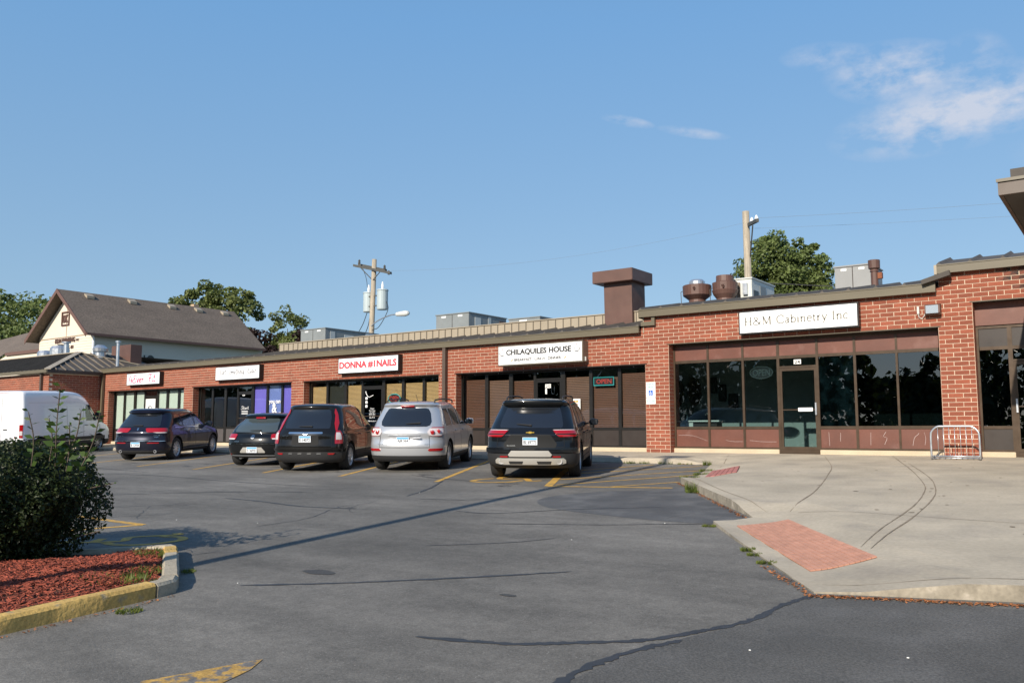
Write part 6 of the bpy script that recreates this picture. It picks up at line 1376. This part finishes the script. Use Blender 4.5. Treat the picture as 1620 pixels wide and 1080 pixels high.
# light column in the planting bed outside the frame; its long shadow crosses the asphalt
lp = thing('light_pole', 'tall slender car park light column standing left of the camera', 'light pole', (2.95, -23.2, gz(0, -23)))
zb = gz(0, -23.2); MB().lathe([(.2, 0), (.2, .5), (.01, .52)], (2.95, -23.2, zb), n=14).build('base', M['concrete'], lp); MB().tube([(2.95, -23.2, zb), (2.95, -23.2, zb+12.4)], [.11, .085], 10).build('column', M['darkpanel'], lp, smooth=True)
MB().box(2.55, 3.35, -23.35, -23.05, zb+12.4, zb+12.55).build('lamp_head', M['darkpanel'], lp)

# ================================================================== GABLED BUILDING
hs2 = thing('gabled_building', 'cream gabled printing works with steep brown shingle roof', 'building', (-57, 18, 0))
M['siding'] = mat('siding_cream', (.66, .58, .48), .7, n1=.04, s1=.4); M['shingle'] = mat('shingles', (.125, .098, .078), .95, n1=.12, s1=.5, n2=.35, s2=7, stretch=(1, 1, 2.5)); M['trim'] = mat('trim_brown', (.13, .07, .055), .6)
hx0, hx1, hy0, hy1 = -61.4, -53.0, 12, 27.3; rx, rz2 = -57.25, 11.55; ze = 7.85
MB().add([(hx0, hy0, -.2), (hx1, hy0, -.2), (hx1, hy0, 8.05), (rx, hy0, 11.2), (hx0, hy0, 8.05)], [(0, 1, 2, 3, 4)]).add([(hx1, hy0, -.2), (hx1, hy1, -.2), (hx1, hy1, 8.05), (hx1, hy0, 8.05)], [(0, 1, 2, 3)]).add([(hx0, hy1, -.2), (hx0, hy0, -.2), (hx0, hy0, 8.05), (hx0, hy1, 8.05)], [(0, 1, 2, 3)]).add([(hx1, hy1, -.2), (hx0, hy1, -.2), (hx0, hy1, 8.05), (rx, hy1, 11.2), (hx1, hy1, 8.05)], [(0, 1, 2, 3, 4)]).build('wall', M['siding'], hs2)
sb = MB()     # lap siding, each board proud of the one above
for k in range(38):
    z = k*.205; sb.hexa([(hx0, hy0-.035, z), (hx1, hy0-.035, z), (hx1, hy0, z), (hx0, hy0, z)], [(hx0, hy0-.012, z+.2), (hx1, hy0-.012, z+.2), (hx1, hy0, z+.2), (hx0, hy0, z+.2)])
    sb.hexa([(hx1, hy0, z), (hx1+.035, hy0, z), (hx1+.035, hy1, z), (hx1, hy1, z)], [(hx1, hy0, z+.2), (hx1+.012, hy0, z+.2), (hx1+.012, hy1, z+.2), (hx1, hy1, z+.2)])
sb.build('siding', M['siding'], hs2, kind='stuff'); MB().box(hx0, hx1, hy0-.05, hy0-.001, 7.84, 7.9).build('gable_band', M['trim2'] if 'trim2' in M else mat('trim_tan', (.4, .3, .22), .7), hs2)
MB().box(rx+.05, rx+.1, hy0-.03, hy0-.001, 7.9, 10.9).build('gable_joint', mat('trim_tan', (.4, .3, .22)), hs2)
ry0, ry1 = 11.15, 27.3; exr, exl = -52.55, -62.05
for sg, ex in ((1, exr), (-1, exl)):
    sl_ = (rz2-ze)/(abs(ex-rx))
    MB().hexa([(rx, ry0, rz2-.18), (ex, ry0, ze-.18), (ex, ry1, ze-.18), (rx, ry1, rz2-.18)], [(rx, ry0, rz2), (ex, ry0, ze), (ex, ry1, ze), (rx, ry1, rz2)]).build('roof', M['shingle'], hs2, fixn=True)
    MB().hexa([(rx, ry0-.05, rz2-.32), (ex, ry0-.05, ze-.32), (ex, ry0-.003, ze-.32), (rx, ry0-.003, rz2-.32)], [(rx, ry0-.05, rz2+.03), (ex, ry0-.05, ze+.03), (ex, ry0-.003, ze+.03), (rx, ry0-.003, rz2+.03)]).build('bargeboard', M['trim'], hs2, fixn=True)
MB().box(exr, exr+.12, ry0, ry1, ze-.2, ze-.02).build('gutter', M['trim'], hs2)
for y in (13.4, 17.0, 20.6, 23.2, 25.9): 
    x = rx+.55; z = rz2-.55*(rz2-ze)/(exr-rx); v_ = MB().hexa([(x-.2, y-.3, z+.12), (x+.25, y-.3, z-.14), (x+.25, y+.3, z-.14), (x-.2, y+.3, z+.12)], [(x-.2, y-.3, z+.3), (x+.25, y-.3, z+.08), (x+.25, y+.3, z+.08), (x-.2, y+.3, z+.3)]).build('roof_vent', M['beige'], hs2)
MB().box(-58.2, -57.7, 23.4, 23.9, 11.2, 11.85).build('chimney', mat('chimney_tan', (.42, .3, .2), .9), hs2)
def gtext(s, x0, x1, z0, z1, b=.012, **k): return put2d(flat_text(s, b), x0, x1, z0, z1, facade(hy0-.04), 'lettering', M['ducts'], hs2, th=.05)
gtext('KDN PRINTING', -58.75, -55.7, 7.42, 7.78, .02); gtext('INC.', -55.5, -55.1, 7.46, 7.62); gtext('975', -57.5, -56.5, 6.9, 7.15); gtext('69', -56.3, -55.9, 6.9, 7.15)
for a, b, c, d in ((-57.95, -56.75, 8.75, 8.87), (-57.95, -56.75, 9.75, 9.87), (-57.95, -57.83, 8.87, 9.75), (-56.87, -56.75, 8.87, 9.75)): MB().box(a, b, hy0-.08, hy0-.002, c, d).build('emblem_frame', M['ducts'], hs2)
put2d(flat_text('DK', .05), -57.72, -56.98, 9.0, 9.62, facade(hy0-.02), 'emblem', M['ducts'], hs2, th=.05)
MB().box(-53.05, -52.9, 11.9, 12.0, 0, 7.6).build('corner_board', M['white'], hs2)
MB().tube([(-52.85, 16.0, 5.0), (-52.85, 16.0, 6.5)], .06, 6).build('meter_pipe', M['darkwood'], hs2); MB().lathe([(.3, 0), (.33, .05), (.3, .1)], (-52.85, 16.5, 6.2), ax='x', n=14).build('cable_coil', M['darkwood'], hs2)
lw = thing('rear_annexe', 'lower grey shingled annexe roof at the left of the gabled building', 'building', (-66, 14, 0))
MB().add([(-68.1, 12.4, 7.25), (-62.1, 12.4, 7.25), (-62.1, 16, 9.75), (-69.5, 16, 9.75)], [(0, 1, 2, 3)]).add([(-68.1, 12.4, 7.25), (-69.5, 16, 9.75), (-82, 16, 9.0), (-74.5, 12.4, 5.6)], [(0, 1, 2, 3)]).build('roof', M['shingle'], lw)
MB().box(-68.1, -62.1, 12.3, 12.4, 6.98, 7.24).build('fascia', M['trim'], lw); MB().add([(-74.5, 12.45, -.2), (-62.2, 12.45, -.2), (-62.2, 12.45, 7.0), (-68.1, 12.45, 7.0), (-74.5, 12.45, 5.5)], [(0, 1, 2, 3, 4)]).build('wall', M['siding'], lw)
for o_ in (hs2, lw): pass

# ================================================================== PLANTING BED
bed = thing('planting_bed', 'red mulched planting bed edged with yellow and bare concrete kerbs', 'planting bed', (1.8, -17.5, gz(0, -17.5)))
M['yk'] = mat('kerb_yellow', (.52, .335, .10), .85, n1=.18, s1=5, n2=.15, s2=40, col2=(.30, .25, .16), thr=(.58, .72), bump=.4, bs=30); M['ck'] = mat('kerb_concrete', (.36, .31, .23), .9, n1=.18, s1=4, n2=.12, s2=40, bump=.4, bs=30)
M['soil'] = mat('mulch_base', (.09, .028, .014), .95, n1=.35, s1=9, n2=.4, s2=50, bump=1, bs=40)
def kerb(pts, w, h, m, name):
    P = [Vector((a, b, 0)) for a, b in pts]; mb = MB(); prof = [(0, -.06), (0, h*.78), (w*.14, h), (w*.86, h), (w, h*.8), (w, -.06)]; k = len(prof)
    for i, p in enumerate(P):
        t = (P[min(i+1, len(P)-1)]-P[max(i-1, 0)]).normalized(); nr = Vector((-t.y, t.x, 0))
        for a, z in prof: q = p+nr*a; jx = rg.uniform(-.003, .003); mb.v.append((q.x+jx, q.y+jx, gz(q.x, q.y)+z+jx))
    for i in range(len(P)-1):
        for j_ in range(k-1): mb.f.append((i*k+j_, i*k+j_+1, (i+1)*k+j_+1, (i+1)*k+j_))
    mb.f.append(tuple(range(k))); mb.f.append(tuple((len(P)-1)*k+i for i in range(k))[::-1]); mb.m = [0]*len(mb.f); mb.r = [0]*len(mb.f)
    o = mb.build(name, m, bed, fixn=True); auto_smooth(o, 40); return o
def sub(a, b, n): return [(a[0]+(b[0]-a[0])*i/n, a[1]+(b[1]-a[1])*i/n) for i in range(n+1)]
KA, KB, KC, KD = (3.62, -21.5), (3.30, -17.04), (1.42, -15.8), (-4.1, -22.1)
kerb(sub(KA, (3.47, -18.8), 10), .16, .13, M['yk'], 'kerb_stone'); kerb(sub((3.468, -18.78), (3.32, -17.2), 12), .16, .13, M['yk'], 'kerb_stone')
kerb([(3.32, -17.18), (3.27, -16.98), (3.1, -16.84)], .17, .12, M['ck'], 'kerb_stone')
kerb(sub((3.08, -16.82), (1.95, -16.1), 7), .15, .12, M['ck'], 'kerb_stone'); kerb(sub((1.93, -16.085), (1.56, -15.86), 3), .15, .12, M['yk'], 'kerb_stone')
kerb([(1.54, -15.85), (1.4, -15.83), (1.27, -15.95)], .15, .12, M['ck'], 'kerb_stone'); kerb(sub((1.255, -15.965), KD, 12), .15, .12, M['ck'], 'kerb_stone')
ins = [(3.50, -21.5), (3.17, -17.15), (2.95, -16.95), (1.5, -16.02), (1.35, -16.1), (-4.0, -22.25)]
def insd(x, y):
    c = False; n = len(ins)
    for i in range(n):
        (ax, ay), (bx_, by_) = ins[i], ins[(i+1) % n]
        if (ay > y) != (by_ > y) and x < (bx_-ax)*(y-ay)/(by_-ay)+ax: c = not c
    return c
def edged(x, y): return min(segd((x, y), ins[i], ins[(i+1) % len(ins)]) for i in range(len(ins)-1))
def bz(x, y): return gz(x, y)+.07+.09*ss(0, .8, edged(x, y))+.015*math.sin(x*5.1)*math.cos(y*4.3)
mbm = sheet_from_outline([(a, b) for a, b in ins], bz, .2); mbm.build('mulch_bed', M['soil'], bed, fixn=True)
ch = MB(); cm = [mat('chip_red', (.23, .05, .026), .9, n1=.3, s1=20, objrand=.45)]
cnt = 0
while cnt < 20000:
    # denser towards the part of the bed in view
    x = rg.uniform(.3, 3.4); y = rg.uniform(-20.5, -15.5)
    if not insd(x, y) or (Vector((x-1.0, y+16.9)).length < .55): continue
    cnt += 1; l = rg.uniform(.012, .035)*(1.3 if y > -17.5 else 1); w_ = l*rg.uniform(.18, .4); a = rg.uniform(0, 6.28); tl = rg.uniform(-.5, .5); z = bz(x, y)+rg.uniform(.0, .016)
    c_, s__ = math.cos(a), math.sin(a); d = Vector((c_, s__, tl)).normalized()*l; n_ = Vector((-s__, c_, rg.uniform(-.5, .5))).normalized()*w_; p = Vector((x, y, z)); hh = Vector((0, 0, .006))
    ch.add([p-d-n_, p+d-n_*.6, p+d*.9+n_, p-d+n_*.8, p-d*.9+hh, p+d*.9+hh], [(0, 1, 5, 4), (2, 3, 4, 5), (0, 4, 3), (1, 2, 5)], 0, rg.random())
ch.build('mulch_chips', cm[0], bed, attr=True, kind='stuff')
# the big clipped shrub
bc = Vector((.22, -17.32, -.14))
bush = thing('clipped_shrub', 'large dark rounded shrub with stray shoots on the mulch bed', 'shrub', (bc.x, bc.y, bz(bc.x, bc.y)))
RX, RZT, RZB = 1.12, .60, .72
def surf(d):
    n = 1+.06*math.sin(d.x*7+d.z*5)+.05*math.sin(d.y*9-d.z*6+1)+.04*math.sin(d.x*15+d.y*13); p_ = 3.0
    k = (abs(d.x)**p_+abs(d.y)**p_+abs(d.z)**p_)**(-1/p_); q = d*k*n
    sh = RX*(1-.16*ss(.1, 1, -q.z))*(1 if q.z < 0 else 1-.10*q.z*q.z); return Vector((q.x*sh, q.y*sh, q.z*(RZT if q.z > 0 else RZB)))
bl = MB(); k = 0
while k < 42000:
    d = rdir()
    if d.y > .55 and rg.random() < .5: continue
    s = surf(d); dep = rg.random()**1.7*.24; p = bc+s*(1-dep)+rdir()*.03; k += 1
    add_leaf(bl, p, rg.choice((.034, .04, .05)), (d*.8+rdir()*.8+Vector((0, 0, .25))).normalized())
bl.build('foliage', LG[4], bush, attr=True)
core = MB(); nU, nV = 28, 16  # dark solid core, its colour stands in for the shade inside the shrub
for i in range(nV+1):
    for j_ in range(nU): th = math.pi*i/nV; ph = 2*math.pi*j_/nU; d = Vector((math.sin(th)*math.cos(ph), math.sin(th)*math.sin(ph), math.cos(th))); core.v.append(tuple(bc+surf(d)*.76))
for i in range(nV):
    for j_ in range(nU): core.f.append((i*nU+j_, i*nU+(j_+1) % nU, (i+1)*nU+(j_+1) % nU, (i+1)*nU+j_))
core.m = [0]*len(core.f); core.r = [.1]*len(core.f); core.build('shade_core', LG[2], bush, attr=True)
M['shoot'] = leafmat('leaf_shoot', (.05, .10, .025), .3)
def shoot(base, tip, n, size):
    tw = MB(); lf = MB(); b = Vector(base); t = Vector(tip); bend = Vector((rg.uniform(-.04, .04), rg.uniform(-.04, .04), 0)); P = catmull([b, b.lerp(t, .5)+bend, t], 6); tw.tube(P, [.006]*(len(P)-1)+[.002], 5)
    for i in range(n):
        u = (i+.5)/n; p = P[min(len(P)-1, int(u*len(P)))]; a = i*2.4; d = Vector((math.cos(a), math.sin(a), .5)).normalized(); L2 = size*(1.25-.6*u)
        q = p+d*L2*.55; sd_ = d.cross(rdir()).normalized()*L2*.27; o = len(lf.v)
        lf.v += [tuple(p), tuple(q+sd_), tuple(p+d*L2*1.15-Vector((0, 0, .01))), tuple(q-sd_)]; lf.f.append((o, o+1, o+2, o+3)); lf.m.append(0); lf.r.append(rg.random())
    so = tw.build('shoot', M['bark'], bush); lf.build('shoot_leaves', M['shoot'], so, attr=True, kind='stuff')
def bp(u, v, D): return CAM+(fwd+r2*((u-810)/1368.16)-u2*((v-540)/1368.16))*D
SH = [((1.40, -17.16, .25), (1.48, -17.19, 1.05), 30, .11), ((1.6, -17.02, .2), (1.78, -16.93, .78), 18, .1), ((1.2, -17.3, .25), (1.20, -17.36, .80), 16, .09), ((1.42, -17.12, .25), (1.64, -17.05, .80), 20, .09), ((1.36, -17.2, .3), (1.36, -17.23, .74), 14, .09), ((1.5, -17.1, .2), (1.52, -17.1, .66), 14, .1), ((.9, -17.5, .3), (.84, -17.55, .62), 10, .07),
      ((1.25, -16.85, -.5), (1.52, -16.72, -.42), 9, .05), ((1.35, -16.8, .0), (1.6, -16.65, .06), 9, .05)]
for a in SH: shoot(*a)
# a second shrub just outside the frame; its shade falls across the mulch
b2 = thing('clipped_shrub', 'second smaller shrub at the street end of the mulch bed', 'shrub', (1.3, -19.75, bz(1.3, -19.75))); bl = MB()
for _ in range(9000):
    d = rdir(); q = Vector((1.3, -19.75, -.35))+Vector((d.x*.85, d.y*.85, d.z*.68))*(1-rg.random()**1.7*.3); add_leaf(bl, q, .07, (d+rdir()*.8).normalized())
bl.build('foliage', LG[4], b2, attr=True); MB().tube([(1.3, -19.75, -.95), (1.3, -19.75, -.2)], [.05, .03], 6).build('stem', M['bark'], b2)
# weeds and litter
def tuft(mb, x, y, z, r, n, h):
    for _ in range(n):
        a = rg.uniform(0, 6.28); rr = r*rg.random()**.5; p = Vector((x+rr*math.cos(a), y+rr*math.sin(a), z)); d = Vector((rg.uniform(-.5, .5), rg.uniform(-.5, .5), 1)).normalized()*h*rg.uniform(.4, 1.1); w_ = Vector((math.cos(a), math.sin(a), 0))*.004+Vector((0, 0, 0))
        mb.add([p-w_*1.5, p+w_*1.5, p+d], [(0, 1, 2)], 0, rg.random())
wm = leafmat('weed', (.09, .13, .03), .4); wd = MB()
for x, y, r, n, h in ((2.45, -16.4, .15, 240, .04), (2.5, -16.75, .2, 250, .07), (1.75, -16.25, .2, 260, .07), (3.05, -17.1, .2, 220, .07), (3.6, -17.6, .1, 140, .05), (2.75, -17.25, .3, 260, .07), (1.55, -16.2, .15, 160, .06)):
    for _ in range(1): tuft(wd, x, y, (bz(x, y) if insd(x, y) else gz(x, y)), r, n, h)
tag(wd.build('bed_weeds', wm, attr=True, kind='stuff'), 'low green weeds along the corner of the planting bed', 'weeds', kind='stuff')
wd = MB()
for x, y, r, n, h in ((3.9, -7.62, .10, 160, .2), (4.0, -7.75, .12, 160, .08), (5.8, -11.25, .09, 160, .035), (6.85, -12.68, .08, 160, .05), (7.0, -12.9, .08, 160, .035), (7.25, -13.25, .1, 240, .035), (2.5, -3.75, .16, 200, .08), (2.75, -4.6, .16, 200, .08), (2.85, -5.35, .2, 200, .08), (1.8, -2.1, .1, 100, .15), (-.1, -2.0, .35, 300, .08), (.7, -2.0, .2, 100, .1), (1.2, -2.0, .2, 100, .06)):
    tuft(wd, x, y, gz(x, y), r, n, h)
tag(wd.build('kerb_weeds', wm, attr=True, kind='stuff'), 'green tufts growing in the joint between asphalt and pavement kerb', 'weeds', kind='stuff')
lt_ = MB(); 
for (a, b, n) in (((3.05, -6.3), (5.9, -10.3), 420), ((8.0, -14.4), (9.5, -13.95), 650), ((9.5, -13.95), (14, -12.45), 500), ((7.3, -13.4), (8.0, -14.35), 120), ((3.55, -18.5), (3.4, -17.0), 60), ((1.0, -2.02), (1.8, -2.1), 60)):
    for _ in range(n):
        t = rg.random(); x = a[0]+(b[0]-a[0])*t+rg.gauss(0, .02); y = a[1]+(b[1]-a[1])*t-abs(rg.gauss(0, .04)); add_leaf(lt_, Vector((x, y, gz(x, y)+.008)), .028, (rdir()*.5+Vector((0, 0, 1))).normalized())
tag(lt_.build('dry_litter', mat('dry_leaf', (.26, .10, .035), .9, objrand=.5), attr=True, kind='stuff'), 'reddish dry leaf litter collected along the kerb foot', 'leaf litter', kind='stuff')
wl_ = MB()
for _ in range(14):
    x = rg.uniform(-3, 9.5); y = rg.uniform(-18, -8)
    if y > -14.6+.3*(x-8) and x > 5.4: continue
    s = rg.uniform(.005, .009); wl_.box(x, x+s*1.6, y, y+s, gz(x, y)+.003, gz(x, y)+.008, 0, rg.random())
tag(wl_.build('pale_scraps', M['paper'], kind='stuff'), 'tiny pale scraps of litter scattered on the asphalt', 'litter', kind='stuff')
